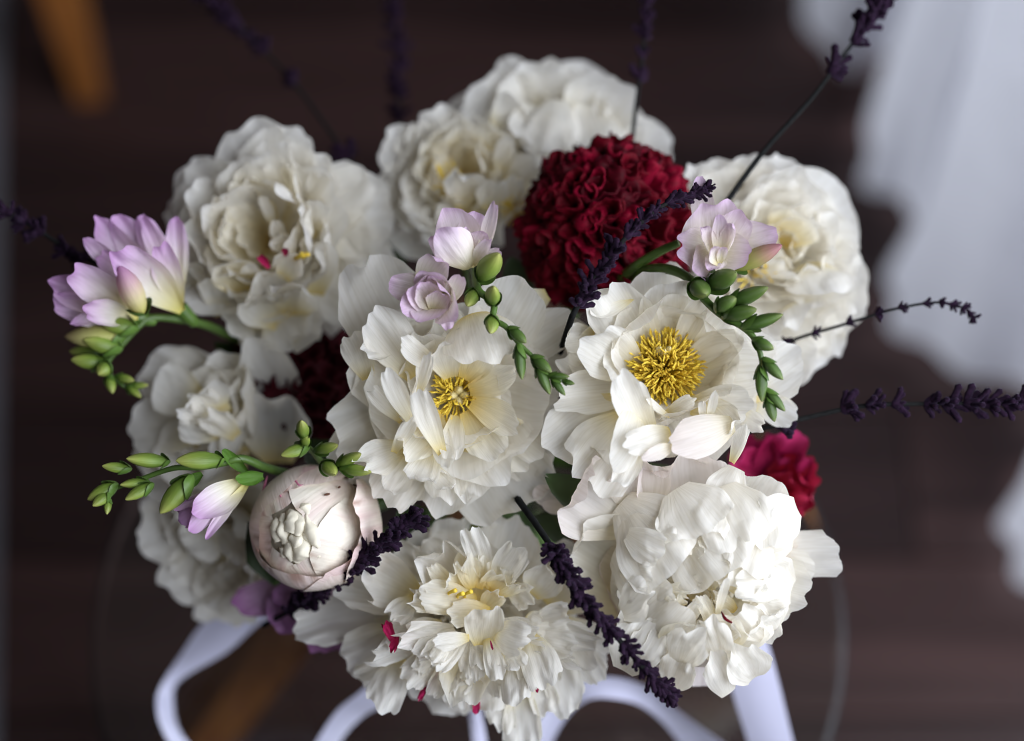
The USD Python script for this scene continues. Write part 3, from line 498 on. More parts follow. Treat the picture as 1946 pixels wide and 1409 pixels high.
# right back peony
th, o, ax = peony('large white peony at the right edge behind the pink freesia', 1456, 496, 90, (0.18, 0.18, 1))
ring(th, o, ax, 10, 82, 0.049, 0.046, 71, bend=36, cup=30, ruf=0.07, jag=.05, rise=-0.004)
ring(th, o, ax, 10, 66, 0.046, 0.038, 72, bend=50, cup=34, ruf=0.09, jag=.05)
ring(th, o, ax, 10, 50, 0.040, 0.028, 73, bend=48, cup=34, ruf=0.11, jag=.06, tint=CLEAN)
ring(th, o, ax, 7, 34, 0.032, 0.022, 74, bend=40, cup=34, ruf=0.11, tint=CREAM)
traced(th, [
    (1410, 400, 92, 1340, 312, 84, 110, 30, 30, dict(jag=.07)), (1420, 400, 90, 1420, 296, 82, 110, 35, 30, dict(jag=.08)), (1430, 410, 88, 1500, 340, 80, 130, 30, 30, dict(jag=.06)), (1390, 420, 90, 1330, 360, 84, 120, 30, 30),
    (1480, 470, 84, 1570, 420, 70, 160, 50, 40), (1500, 500, 84, 1625, 540, 74, 160, 40, 30, dict(jag=.06)), (1490, 540, 84, 1590, 630, 76, 170, 40, 30, dict(jag=.05)), (1470, 560, 86, 1500, 650, 78, 150, 30, 30), (1480, 460, 74, 1520, 410, 56, 110, 60, 40, dict(tint=CREAM)), (1540, 500, 66, 1560, 560, 50, 130, -50, -20), (1500, 580, 68, 1530, 620, 54, 120, -40, -20),
    (1500, 640, 84, 1560, 700, 80, 100, 20, 30), (1360, 430, 92, 1316, 318, 80, 90, 25, 30, dict(jag=.1)), (1440, 400, 86, 1470, 312, 78, 90, 25, 30, dict(jag=.1)), (1560, 560, 80, 1618, 600, 74, 90, 25, 30, dict(jag=.09)), (1540, 600, 82, 1580, 680, 78, 90, 25, 30, dict(jag=.09)), (1420, 600, 90, 1400, 660, 70, 120, 30, 20), (1480, 680, 74, 1550, 690, 66, 100, 20, 30)], 75)
stamens(th, P(1428, 526, 62), CV(0, 0, 1), 8, 0.006, 0.007, 76, 0.1); stamens(th, P(1458, 522, 62), CV(0, 0, 1), 6, 0.004, 0.007, 77, 0.1)

# left peony seen from the side
th, o, ax = peony('white peony at the left edge seen from its side below the freesia buds', 450, 815, 108, (-0.55, 0.15, 0.75))
ring(th, o, ax, 9, 66, 0.050, 0.052, 91, bend=56, cup=36, ruf=0.06, rise=-0.002)
ring(th, o, ax, 8, 48, 0.044, 0.044, 92, bend=52, cup=34, ruf=0.09)
traced(th, [
    (540, 860, 92, 440, 706, 62, 220, 60, 40, dict(pleat=.4)), (530, 880, 88, 520, 760, 72, 160, 50, 50, dict(pleat=.4)), (470, 880, 84, 300, 850, 76, 150, 50, 40), (440, 800, 86, 280, 690, 86, 150, 25, 30), (460, 790, 80, 380, 702, 74, 150, 40, 30),
    (430, 790, 70, 366, 752, 50, 80, 20, 15, dict(ruf=.22, jag=.09)), (420, 820, 66, 340, 800, 48, 80, 20, 15, dict(ruf=.22, jag=.09)), (400, 790, 64, 340, 770, 46, 60, -20, 15, dict(ruf=.22, jag=.09)), (380, 760, 74, 292, 730, 70, 110, 30, 30), (380, 820, 74, 244, 800, 80, 120, 25, 30), (380, 860, 80, 258, 862, 84, 110, 25, 30), (450, 830, 64, 400, 790, 46, 56, 20, 20, dict(ruf=.2)), (420, 780, 62, 386, 740, 52, 80, 30, 30, dict(jag=.08))], 94)

# lower left peony in shade
th, o, ax = peony('shaded white peony at the lower left under the green freesia buds', 460, 1000, 116, (-0.35, -0.3, 0.85))
ring(th, o, ax, 10, 74, 0.048, 0.040, 101, bend=26, cup=30, ruf=0.07, jag=.05)
ring(th, o, ax, 9, 52, 0.044, 0.032, 102, bend=34, cup=34, ruf=0.09, jag=.05)
ring(th, o, ax, 7, 34, 0.036, 0.026, 103, bend=34, cup=34, ruf=0.10)
traced(th, [
    (400, 990, 108, 262, 1010, 98, 140, 30, 30, dict(jag=.06)), (400, 980, 110, 290, 960, 102, 120, 30, 30), (430, 1030, 104, 325, 1090, 100, 90, 25, 30), (440, 1040, 102, 400, 1140, 100, 90, 25, 30, dict(jag=.08)), (460, 1040, 100, 470, 1135, 100, 120, 25, 30),
    (420, 1010, 92, 360, 1050, 84, 90, -40, -20), (470, 1000, 92, 440, 1070, 84, 100, -35, -20), (490, 1060, 98, 520, 1110, 98, 90, 20, 30), (400, 960, 96, 340, 985, 84, 90, 30, 30)], 104)

plain('pink_mark', (0.50, 0.16, 0.26), 0.6, 0.2)
# ---------------------------------------------------------------- peony bud
BO = P(596, 1002, 30); BR = S(122, 20)
bz = CV(-0.27, 0.0, 1); bx = unit(np.cross(UPV, bz)); by = np.cross(bz, bx)
bd = thing('peony_bud', 'round closed peony bud, cream with pink streaks, at the lower left', 'flower bud', BO)
stem(bd, BO, CV(0, 0.1, 1), 0.003)
BUDC = [(0, (0.66, 0.64, 0.40)), (0.4, (0.90, 0.83, 0.68)), (0.75, (0.92, 0.81, 0.74)), (1, (0.92, 0.81, 0.78))]
INNER = [(0, (0.82, 0.78, 0.60)), (0.6, (0.91, 0.86, 0.74)), (1, (0.93, 0.87, 0.79))]
def shell(th, az, lat0, lat1, width, rad0, rad1, seed, tint=BUDC, name='petal', lip=0.0, pink=0.5, nu=18, nv=19, mt='bud_petal', jag=.05):
    """A petal wrapped on the bud: from latitude lat0 (0 = the back pole, 180 = the front pole) to lat1 along the azimuth az; width in degrees."""
    s, t = np.meshgrid(np.linspace(0, 1, nu), np.linspace(-1, 1, nv), indexing='ij')
    r = 1 - 0.22 * np.abs(t) ** 2.4 + jag * 1.6 * (n1(t * 3 + 5, seed) + n1(t * 8, seed + 3) * 0.6); se = s * r
    la = np.radians(lat0 + (lat1 - lat0) * se); w = 0.35 + 0.65 * np.sin(np.pi / 2 * np.clip(se / 0.6, 0, 1))
    mer = width / 2 * w * t
    # lay the petal out on the sphere: a point on its middle line turned sideways about the meridian's normal
    ce = np.stack([np.sin(la), 0 * la, -np.cos(la)], -1)
    side = np.radians(mer); p = ce * np.cos(side)[..., None] + A([0, 1., 0]) * np.sin(side)[..., None]
    ns = meshkit.noise(np.stack([t * 1.6, se * 2.2, np.full_like(t, seed * .7)], -1), seed) - 0.5
    rr = rad0 + (rad1 - rad0) * se + BR * (0.10 * ns * se + lip * np.clip((se - 0.72) / 0.28, 0, 1) ** 2)
    p = p * rr[..., None]; a = math.radians(az)
    q = np.stack([p[..., 0] * math.sin(a) + p[..., 1] * math.cos(a), p[..., 0] * math.cos(a) - p[..., 1] * math.sin(a), p[..., 2]], -1).reshape(-1, 3)
    w3 = BO + q[:, :1] * bx + q[:, 1:2] * by + q[:, 2:] * bz
    sf, tf = se.ravel(), t.ravel(); col = ramp(sf, tint)
    st = np.clip((meshkit.noise(np.stack([tf * 5, sf * 0.8, np.full_like(tf, seed)], -1), seed) - 0.52) * 4, 0, 1)[:, None]
    col = col * (1 - pink * st) + A([0.74, 0.45, 0.50]) * pink * st
    ed = np.clip((meshkit.noise(np.stack([tf * 9, sf * 3, np.full_like(tf, seed + 2)], -1), seed + 1) - 0.7) * 6, 0, 1)[:, None] * np.clip((sf - 0.86) * 9, 0, 1)[:, None]
    col = col * (1 - ed * 0.7) + A([0.30, 0.14, 0.08]) * ed * 0.7
    part(th, name, (w3, grid_faces(nu, nv)), mt, tint=col, uv=np.stack([tf * .5 + seed * .3, sf], 1))
part(bd, 'core', lathe(BO - bz * BR * 0.86, bz, [(BR * 0.86 * math.sin(q), BR * 0.86 * (1 - math.cos(q))) for q in np.linspace(0.02, 2.55, 14)], 24), 'bud_cream')
for k, (az, l1, w, r1, lip, pk) in enumerate(((185, 140, 110, 1.0, .03, .3), (232, 138, 90, 1.0, .02, .35), (275, 146, 84, 1.0, .02, .45), (318, 146, 96, .99, .02, .6), (352, 140, 84, .98, .0, .45), (145, 130, 84, 1.03, .06, .4), (112, 124, 70, 1.05, .10, .5))):
    shell(bd, az, 15, l1, w, BR * 0.97, BR * r1, 200 + k * 3, lip=lip, pink=pk)
for k, (az, l1, w, r1) in enumerate(((48, 164, 116, .97), (108, 158, 92, .95), (330, 156, 76, .94), (160, 150, 80, .93), (215, 152, 70, .92), (270, 156, 70, .92))):
    shell(bd, az, 40, l1, w, BR * 0.9, BR * r1, 260 + k * 3, pink=.34, tint=INNER)
shell(bd, 78, 20, 126, 64, BR * 1.02, BR * 1.13, 291, lip=.10, pink=.4)
part(bd, 'heart', lathe(BO - bz * BR * .1, bz, [(BR * .5, 0), (BR * .6, BR * .5), (BR * .52, BR * .74), (BR * .3, BR * .84), (.0001, BR * .83)], 20), 'bud_cream')
def on_bud(x, y, lift=0.0):
    # the point of the bud's surface seen at a pixel
    d = unit(P(x, y, 0) - CAM); oc = CAM - BO; r = BR * (0.90 + lift); b = np.dot(oc, d); c = np.dot(oc, oc) - r * r
    return CAM + d * (-b - math.sqrt(max(b * b - c, 0)))
for pts, rad, sq in (([(548, 972), (560, 990), (556, 1014)], (.0012, .0030, .0024), 0), ([(562, 976), (570, 996), (566, 1018)], (.0010, .0024, .0018), .02), ([(552, 1020), (568, 1030), (578, 1040)], (.0016, .0030, .0016), 0), ([(546, 1030), (552, 1050), (558, 1064)], (.0012, .0022, .0014), .02), ([(584, 1026), (574, 1046), (562, 1066)], (.0014, .0032, .0014), .02),
                     ([(580, 980), (592, 1006), (602, 1030), (607, 1044)], (.0008, .0026, .0024, .0010), .03), ([(576, 996), (588, 1020), (594, 1044)], (.0008, .0020, .0010), 0), ([(610, 1040), (604, 1052), (596, 1060)], (.0009, .0018, .0011), .03), ([(530, 985), (526, 1006), (530, 1030)], (.0012, .0024, .0014), 0), ([(540, 985), (538, 1010), (543, 1034)], (.0010, .0024, .0014), 0),
                     ([(538, 1040), (542, 1056)], (.0012, .0016), 0), ([(570, 958), (580, 968), (586, 982)], (.0010, .0024, .0014), 0), ([(540, 976), (536, 992)], (.0010, .0016), 0), ([(604, 1010), (612, 1030)], (.0010, .0018), -.01)):
    v, f = tube([on_bud(x, y, sq - .035) for x, y in pts], A(rad) * 1.32, 14, 22)
    v = v + (np.stack([meshkit.fbm(v * 260 + k * 9, 2, 31 + k) for k in range(3)], 1) - .5) * .0019
    part(bd, 'inner_petal', (v, f), 'bud_cream')
for a, b in (((616, 941), (627, 939)), ((643, 928), (646, 925)), ((672, 922), (688, 927)), ((562, 1097), (564, 1094)), ((521, 942), (527, 940))):
    p, q = on_bud(*a, .075), on_bud(*b, .075); part(bd, 'brown_mark', tube([p, (p + q) / 2 + (p - BO) * .004, q], [.0003, .0006, .0003], 6, 6), 'brown_mark')
for pts in ([(553, 905), (561, 914), (569, 923), (578, 921)], [(508, 905), (501, 930), (498, 955)], [(524, 918), (528, 932), (534, 945)]):
    part(bd, 'pink_vein', tube([on_bud(x, y, .088) for x, y in pts], [.0002, .0006, .0005, .0002], 6, 10), 'pink_mark')
part(bd, 'sepal', lathe(BO - bz * BR * 1.02, bz, [(BR * 1.04 * math.sin(q), BR * 1.04 * (1 - math.cos(q))) for q in np.linspace(0.02, 1.1, 8)], 20), 'calyx_green')

# ---------------------------------------------------------------- cockscomb heads
def cockscomb(th, c, axis, R, n, seed, mats, flat=0.86):
    rng = np.random.default_rng(seed); rr = random.Random(seed); ax = unit(axis); x, y, _ = basis(ax)
    core = trimesh.creation.icosphere(subdivisions=3); v = A(core.vertices) * R * 0.80; v = v - ax * ((v @ ax) * (1 - flat))[:, None]
    part(th, 'core', (c + v, A(core.faces)), 'cockscomb_dark')
    k = 0; total = int(n / 0.68)
    for i in range(total):
        z = 1 - 2 * (i + 0.5) / total
        if z < -0.36: continue
        ph = i * 2.399963 + rr.uniform(-.25, .25); z = min(1, max(-1, z + rr.uniform(-.05, .05))); q = math.sqrt(max(0, 1 - z * z))
        d = q * math.cos(ph) * x + q * math.sin(ph) * y + z * ax
        d = unit(d + 0.05 * A([rr.uniform(-1, 1) for _ in range(3)])); big = 0.10 * (meshkit.noise(A([d * 2.4 + 3]), seed)[0] - .5) * 2
        pos = c + (d * (0.80 + big + rr.uniform(-.05, .04)) * R) * A([1, 1, 1]); pos = pos - ax * (np.dot(pos - c, ax) * (1 - flat))
        dd = unit(d + 0.35 * A([rr.uniform(-1, 1) for _ in range(3)])); r = R * rr.uniform(.12, .205); h = R * rr.uniform(.22, .38)
        ux, uy, _ = basis(dd, A([.3, .2, .9])); m = 20; t = np.arange(m) / m * 2 * math.pi; p1, p2, p3 = (rr.uniform(0, 6.28) for _ in range(3))
        per = 1 + .30 * np.cos(2 * t + p1) + .15 * np.cos(3 * t + p2) + .05 * np.cos(7 * t + p3); wave = .10 * np.cos(2 * t + p3) + .07 * np.cos(5 * t + p2)
        cup = rr.random() < .6
        prof = [(.62, 0), (.80, .45), (1.0, .82), (1.06, .95), (.98, 1.03), (.84, 1.0), (.66, .82), (.45, .5), (.02, .35)] if cup else [(.7, 0), (.95, .4), (1.06, .7), (.95, .92), (.68, 1.05), (.40, 1.04), (.2, .98), (.02, .93)]
        vs = np.stack([pos + (a * r * per)[:, None] * (np.cos(t)[:, None] * ux + np.sin(t)[:, None] * uy) + ((b + wave * b) * h)[:, None] * dd for a, b in prof]).reshape(-1, 3)
        f = []
        for a in range(len(prof) - 1):
            for b in range(m):
                e = (b + 1) % m; f += [[a * m + b, a * m + e, (a + 1) * m + e], [a * m + b, (a + 1) * m + e, (a + 1) * m + b]]
        part(th, 'lobe', (vs, A(f)), rr.choice(mats))
cc = thing('red_cockscomb', 'deep red velvety cockscomb head at the top right with a lavender sprig across it', 'cockscomb', P(1150, 425, 66), 'crimson cockscomb heads')
cockscomb(cc, P(1150, 432, 68), CV(0.0, 0.05, 1), S(143, 60), 210, 5, ['cockscomb', 'cockscomb', 'cockscomb_deep', 'cockscomb_bright']); stem(cc, P(1150, 425, 80), CV(0, .1, 1), 0.004)
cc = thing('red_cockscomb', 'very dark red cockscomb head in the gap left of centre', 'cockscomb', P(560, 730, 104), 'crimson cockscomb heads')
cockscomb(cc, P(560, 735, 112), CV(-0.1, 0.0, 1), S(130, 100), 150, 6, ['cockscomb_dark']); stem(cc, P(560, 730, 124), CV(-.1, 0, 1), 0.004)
cc = thing('red_cockscomb', 'magenta fan shaped cockscomb crest beside the full double peony', 'cockscomb', P(1470, 920, 88), 'crimson cockscomb heads')
stem(cc, P(1450, 930, 92), CV(.3, 0, 1), 0.004)
MAG = [(0, (0.20, 0.005, 0.04)), (0.6, (0.30, 0.008, 0.065)), (1, (0.42, 0.03, 0.13))]; CRI = [(0, (0.16, 0.002, 0.012)), (0.6, (0.30, 0.004, 0.02)), (1, (0.42, 0.02, 0.07))]
traced(cc, [(1440, 930, 88, 1540, 838, 66, 130, 40, 50), (1430, 920, 88, 1425, 835, 72, 100, 40, 40), (1430, 900, 90, 1480, 860, 70, 120, 40, 40), (1440, 900, 84, 1400, 880, 72, 80, 30, 30)], 120, tint=MAG, m='cockscomb_fold', name='fold', ruf=.14)
traced(cc, [(1450, 930, 84, 1550, 930, 70, 120, 50, 60), (1450, 940, 86, 1510, 985, 72, 120, 50, 50), (1460, 930, 80, 1500, 900, 62, 70, 60, 70), (1470, 950, 80, 1535, 960, 64, 70, -40, -40), (1460, 910, 80, 1548, 890, 68, 90, 40, 40), (1440, 960, 86, 1478, 1000, 76, 100, 40, 40)], 121, tint=CRI, m='cockscomb_fold', name='fold', ruf=.14)

# ---------------------------------------------------------------- freesias
FG = 'freesia sprays of the bouquet'
LILAC = [(0, (0.72, 0.66, 0.16)), (0.22, (0.85, 0.80, 0.52)), (0.45, (0.88, 0.84, 0.80)), (0.72, (0.76, 0.60, 0.78)), (1, (0.56, 0.31, 0.62))]
PALE = [(0, (0.80, 0.74, 0.42)), (0.3, (0.88, 0.84, 0.74)), (0.7, (0.82, 0.72, 0.80)), (1, (0.68, 0.49, 0.72))]
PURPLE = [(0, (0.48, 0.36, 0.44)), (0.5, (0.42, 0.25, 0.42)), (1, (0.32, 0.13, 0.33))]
def bud(th, bx, by, bd, tx, ty, td, W, m='bud_green', cal='calyx_green', calf=0.5, name='bud', tipc=None):
    b, t = P(bx, by, bd), P(tx, ty, td); L = np.linalg.norm(t - b); R = S(W, (bd + td) / 2) / 2; ax = (t - b) / L
    R *= .90; prof = [(0.0002, 0), (R * .42, L * .06), (R * .74, L * .2), (R * .96, L * .38), (R, L * .52), (R * .86, L * .70), (R * .60, L * .84), (R * .30, L * .95), (0.0002, L)]
    v, f = lathe(b, ax, prof, 16, 0.85)
    if tipc is None:
        tipc = {'bud_green': [(0, (.07, .13, .02)), (.4, (.13, .21, .03)), (.75, (.21, .28, .05)), (1, (.34, .36, .10))], 'bud_dark': [(0, (.035, .075, .014)), (.5, (.05, .10, .018)), (.85, (.08, .135, .026)), (1, (.16, .2, .06))]}[m]
        hh = ((v - b) @ ax) / L; an = np.arange(len(v)) % 16; col = ramp(hh, tipc) * (1 + .18 * np.cos(an / 16 * 6.2832 * 3 + bx))[:, None]
        pth = part(th, name, (v, f), 'freesia_bud', tint=col, uv=np.stack([an / 16, hh], 1))
    elif tipc is not None:
        hh = ((v - b) @ ax) / L; col = ramp(hh, tipc)
        pth = part(th, name, (v, f), 'freesia_petal', tint=col, uv=np.stack([hh * 0 + np.arange(len(v)) % 16 / 16, hh], 1))
    # two sheathing bracts, one lapping over the other
    x0 = unit(np.cross(ax, FWD) if abs(np.dot(ax, FWD)) < .95 else RGT)
    for k, (a0, cf) in enumerate(((0.5, calf), (3.6, calf * 0.86))):
        n, mm = 8, 9; s, tt = np.meshgrid(np.linspace(0, 1, n), np.linspace(-1, 1, mm), indexing='ij')
        h = s * cf * (1 - 0.45 * np.abs(tt) ** 1.5); rr = np.interp(h, [q[1] / L for q in prof], [q[0] for q in prof]) * (1.05 + 0.04 * k) + R * (0.10 + 0.05 * k) * (0.3 + s)
        an = a0 + tt * 1.75 * (1 - 0.30 * s); y0 = np.cross(ax, x0)
        p = b - ax * L * 0.02 + (h * L)[..., None] * ax + rr[..., None] * (np.cos(an)[..., None] * x0 + np.sin(an)[..., None] * y0)
        part(th, 'bract', (p.reshape(-1, 3), grid_faces(n, mm)), cal, sub=pth)
    return pth
def freesia_flower(th, b, axis, L, W, seed, open_=28, bend=-38, tint=LILAC, n=6, cup=50, ref=None, name='petal', **kw):
    rr = random.Random(seed)
    for k in range(n):
        inner = k % 2
        q = dict(bend=bend + rr.uniform(-10, 10) + (12 if inner else 0), cup=cup, ruf=.04, jag=.012, tip=.42, w0=.22, wmax=.72, seed=seed * 10 + k, nu=14, nv=11); q.update(kw)
        lay_petal(th, radial(b, axis, k * 360 / n + rr.uniform(-8, 8), open_ - (4 if inner else 0) + rr.uniform(-4, 4), 0.0004, ref), L * rr.uniform(.94, 1.06), W * (1.0 if inner else .92), tint=tint, m='freesia_petal', name=name, **q)
def calyx(th, b, axis, L, R):
    part(th, 'calyx', lathe(b - unit(axis) * L * .75, axis, [(0.0002, 0), (R * .7, L * .08), (R, L * .4), (R * 1.1, L * .75), (R * 1.25, L)], 12), 'calyx_green')
def spray(th, pts, r0, r1, name='stem'):
    part(th, name, tube([P(*p) for p in pts], np.linspace(r0, r1, 5), 8, 40), 'stem_green')
    stem(th, P(*pts[0]), unit(P(*pts[0]) - P(*pts[1])) * -1 * 0.2 + CV(0, 0, 1), 0.0017, name='long_stem')

# left spray
fr = thing('freesia_spray', 'lilac and white freesia at the far left, open blooms above green buds', 'freesia', P(300, 600, 52), FG)
spray(fr, [(440, 640, 84), (390, 618, 66), (330, 606, 56), (285, 605, 50), (262, 622, 48), (232, 655, 47), (205, 690, 47), (212, 715, 47), (240, 738, 48)], 0.0021, 0.0008)
calyx(fr, P(350, 594, 56), CV(-0.9, 1.0, .55), 0.011, 0.0030)
calyx(fr, P(266, 604, 50), CV(-1.2, .3, .4), 0.010, 0.0028)
traced(fr, [(346, 592, 56, 176, 434, 40, 74, 25, 55), (346, 592, 58, 224, 404, 44, 84, 20, 50), (346, 590, 58, 266, 410, 44, 58, 15, 45), (346, 590, 58, 276, 412, 40, 44, 12, 40), (340, 580, 56, 332, 412, 46, 50, 18, 45), (346, 592, 50, 226, 474, 20, 110, 30, 70), (345, 590, 52, 300, 470, 30, 64, 15, 50), (260, 545, 46, 160, 452, 34, 38, 15, 40), (290, 560, 44, 190, 486, 34, 60, 30, 55)], 302, tint=LILAC, m='freesia_petal', tip=.30, jag=.022, w0=.16, ruf=.12)
traced(fr, [(262, 604, 50, 100, 520, 32, 88, 25, 55), (262, 604, 50, 102, 584, 34, 72, 20, 50), (262, 604, 46, 146, 512, 20, 84, 30, 65), (262, 604, 46, 156, 590, 24, 60, 25, 60), (230, 585, 44, 136, 616, 34, 28, -15, 40)], 304, tint=LILAC, m='freesia_petal', tip=.30, jag=.022, w0=.16, ruf=.12)
bud(fr, 272, 598, 34, 226, 506, 22, 62, tipc=[(0, (.62, .62, .12)), (.4, (.78, .70, .42)), (.75, (.60, .36, .46)), (1, (.42, .2, .4))], calf=.25)
bud(fr, 240, 640, 44, 122, 640, 40, 56, tipc=[(0, (.42, .45, .10)), (.6, (.55, .55, .2)), (1, (.25, .17, .10))], calf=.3)
for q in ((262, 626, 44, 190, 612, 38, 44), (232, 664, 44, 158, 646, 36, 44), (205, 672, 50, 132, 668, 48, 40), (206, 690, 46, 135, 684, 40, 40), (208, 692, 42, 186, 712, 36, 34), (206, 712, 47, 214, 748, 43, 24), (218, 716, 47, 255, 724, 43, 22), (240, 732, 48, 268, 756, 44, 20), (244, 734, 48, 282, 732, 46, 18)):
    bud(fr, *q)
# middle spray
fr = thing('freesia_spray', 'pale lilac freesia at the centre, two blooms above a trailing chain of buds', 'freesia', P(900, 520, 6), FG)
spray(fr, [(880, 500, 60), (900, 512, 20), (905, 540, 4), (912, 556, -2), (938, 575, -6), (938, 606, -10), (962, 622, -12), (985, 652, -12), (1010, 676, -13), (1040, 706, -14), (1068, 724, -14)], 0.0020, 0.0007)
traced(fr, [(892, 510, 12, 862, 394, -4, 104, 50, 50), (890, 508, 10, 905, 404, 2, 80, 40, 50), (880, 500, 10, 816, 452, 0, 56, 25, 40), (894, 510, 0, 836, 434, -17, 88, -35, -40), (905, 508, 4, 940, 388, -13, 38, 30, 55, dict(roll=-30)), (905, 505, 2, 950, 478, -9, 34, 30, 30, dict(jag=.06)), (892, 500, 6, 912, 438, -6, 66, 45, 60), (885, 500, 4, 880, 440, -8, 60, 45, 60), (900, 505, 0, 925, 455, -12, 34, 30, 60)], 312, tint=PALE, m='freesia_petal', tip=.42, jag=.02, w0=.3)
freesia_flower(fr, P(838, 560, 10), CV(-0.15, -0.1, 1.0), 0.030, 0.020, 313, 26, 8, PALE)
traced(fr, [(830, 560, 6, 738, 545, -6, 70, 25, 45), (846, 575, 4, 850, 626, -10, 40, -20, 50), (800, 545, 2, 835, 497, -14, 84, 60, 60), (830, 585, 0, 795, 540, -18, 70, 55, 70), (850, 580, 0, 876, 525, -16, 44, 50, 60), (825, 590, -2, 835, 556, -18, 60, 60, 70), (828, 560, -2, 828, 525, -14, 50, 60, 60)], 314, tint=PALE, m='freesia_petal', tip=.45, jag=.015, w0=.4)
bud(fr, 912, 532, 0, 948, 482, -16, 50, 'bud_green', calf=.3)
for q in ((905, 552, 2, 888, 582, -8, 30), (934, 578, -6, 938, 545, -20, 34), (938, 600, -10, 932, 634, -18, 30)): bud(fr, *q)
for q in ((966, 622, -12, 1000, 652, -17, 28), (985, 652, -12, 992, 722, -15, 26), (1010, 676, -13, 1048, 708, -17, 28), (1020, 690, -13, 1045, 750, -15, 26), (1040, 714, -14, 1082, 716, -17, 18), (1048, 718, -14, 1074, 752, -16, 18), (1068, 724, -14, 1092, 730, -16, 14)):
    bud(fr, *q, m='bud_dark')
# right spray
fr = thing('freesia_spray', 'pink freesia at the upper right with a long arching chain of dark green buds', 'freesia', P(1320, 510, 20), FG)
spray(fr, [(1176, 545, 60), (1225, 515, 30), (1270, 512, 14), (1310, 530, 6), (1335, 565, 0), (1370, 598, -6), (1412, 622, -10), (1436, 648, -12), (1448, 690, -13), (1444, 730, -13), (1456, 750, -13)], 0.0024, 0.0008)
part(fr, 'stem', tube([P(1160, 550, 60), P(1200, 512, 34), P(1250, 480, 24), P(1290, 462, 20)], [0.0024, .002, .0016], 8), 'stem_green')
traced(fr, [(1345, 480, 14, 1330, 336, 8, 54, 20, 50), (1356, 480, 12, 1346, 390, -4, 124, 25, 30), (1366, 478, 10, 1418, 410, -5, 76, 25, 35), (1372, 476, 16, 1476, 440, 2, 88, 20, 40), (1366, 478, 8, 1424, 488, -9, 78, -15, 25), (1358, 480, 8, 1296, 472, -4, 90, 20, 30), (1360, 484, 8, 1318, 514, -6, 80, -15, 30), (1364, 486, 6, 1356, 516, -8, 44, -20, 20),
    (1362, 492, 0, 1344, 430, -17, 46, 45, 80, dict(roll=30)), (1368, 492, 0, 1388, 424, -17, 46, 45, 80, dict(roll=-40)), (1366, 488, -2, 1372, 408, -16, 40, 30, 60), (1366, 500, -4, 1352, 474, -17, 40, 40, 60), (1366, 480, 2, 1368, 440, -8, 50, 40, 60), (1368, 500, -4, 1374, 470, -14, 24, 30, 60)], 322, tint=PALE, m='freesia_petal', tip=.40, jag=.018, w0=.4)
bud(fr, 1392, 512, 10, 1486, 466, 0, 48, tipc=[(0, (.30, .36, .07)), (.45, (.42, .42, .12)), (.8, (.50, .27, .25)), (1, (.45, .2, .25))], calf=.25)
bud(fr, 1345, 545, 2, 1398, 518, -14, 50, 'bud_dark'); bud(fr, 1322, 540, 0, 1340, 560, -12, 46, 'bud_dark')
for q in ((1378, 582, -4, 1460, 546, -14, 40), (1360, 590, -6, 1398, 566, -14, 40), (1372, 604, -6, 1438, 588, -16, 40), (1408, 624, -10, 1488, 598, -16, 34), (1430, 646, -12, 1470, 664, -17, 30), (1448, 680, -13, 1488, 722, -17, 28), (1446, 692, -12, 1448, 764, -15, 28), (1454, 738, -13, 1492, 782, -16, 24), (1458, 752, -13, 1472, 802, -15, 26)):
    bud(fr, *q, m='bud_dark')
# lower left spray
fr = thing('freesia_spray', 'freesia of plump bright green buds and one half open bloom beside the peony bud', 'freesia', P(480, 895, 20), FG)
spray(fr, [(560, 905, 56), (508, 890, 24), (460, 872, 12), (425, 880, 10), (380, 888, 8), (330, 890, 8), (270, 910, 9), (215, 930, 10)], 0.0021, 0.0009)
freesia_flower(fr, P(470, 912, 12), CV(-1.05, -0.62, 0.30), 0.032, 0.0165, 331, 12, -8, LILAC, cup=60)
traced(fr, [(472, 912, 8, 372, 985, -6, 76, 35, 55), (468, 918, 6, 388, 1022, 2, 26, 15, 40)], 332, tint=LILAC, m='freesia_petal', tip=.45, jag=.012, w0=.25)
bud(fr, 425, 874, 6, 334, 876, -4, 44, calf=.2); bud(fr, 322, 878, 8, 240, 872, 0, 36, calf=.25)
for q in ((250, 892, 9, 194, 886, 4, 26), (366, 904, 6, 304, 976, 0, 46), (284, 916, 9, 228, 922, 4, 24), (292, 920, 6, 238, 950, 0, 28), (224, 920, 10, 166, 950, 6, 34), (210, 936, 8, 176, 962, 2, 26), (206, 944, 10, 203, 978, 6, 18)): bud(fr, *q)
traced(fr, [(470, 900, 14, 422, 856, 6, 30, 20, 60), (384, 900, 10, 350, 925, 8, 30, 20, 60), (500, 905, 12, 450, 915, 2, 36, 10, 60)], 333, tint=[(0, (.085, .19, .026)), (1, (.10, .22, .03))], m='freesia_petal', name='bract', tip=.5, jag=.01)
# little green tip by the bud
fr = thing('freesia_spray', 'cluster of small dark green freesia buds just above the round peony bud', 'freesia', P(600, 860, 20), FG)
spray(fr, [(640, 900, 60), (612, 880, 30), (598, 862, 16), (586, 850, 10), (580, 832, 6)], 0.0018, 0.001)
for q in ((588, 848, 8, 534, 866, 2, 30), (580, 850, 8, 580, 824, 0, 22), (578, 832, 4, 572, 800, -6, 30), (598, 858, 10, 642, 846, 0, 28), (616, 880, 12, 636, 902, 0, 34), (640, 885, 8, 686, 862, -2, 30), (645, 890, 6, 706, 898, 0, 30)): bud(fr, *q)
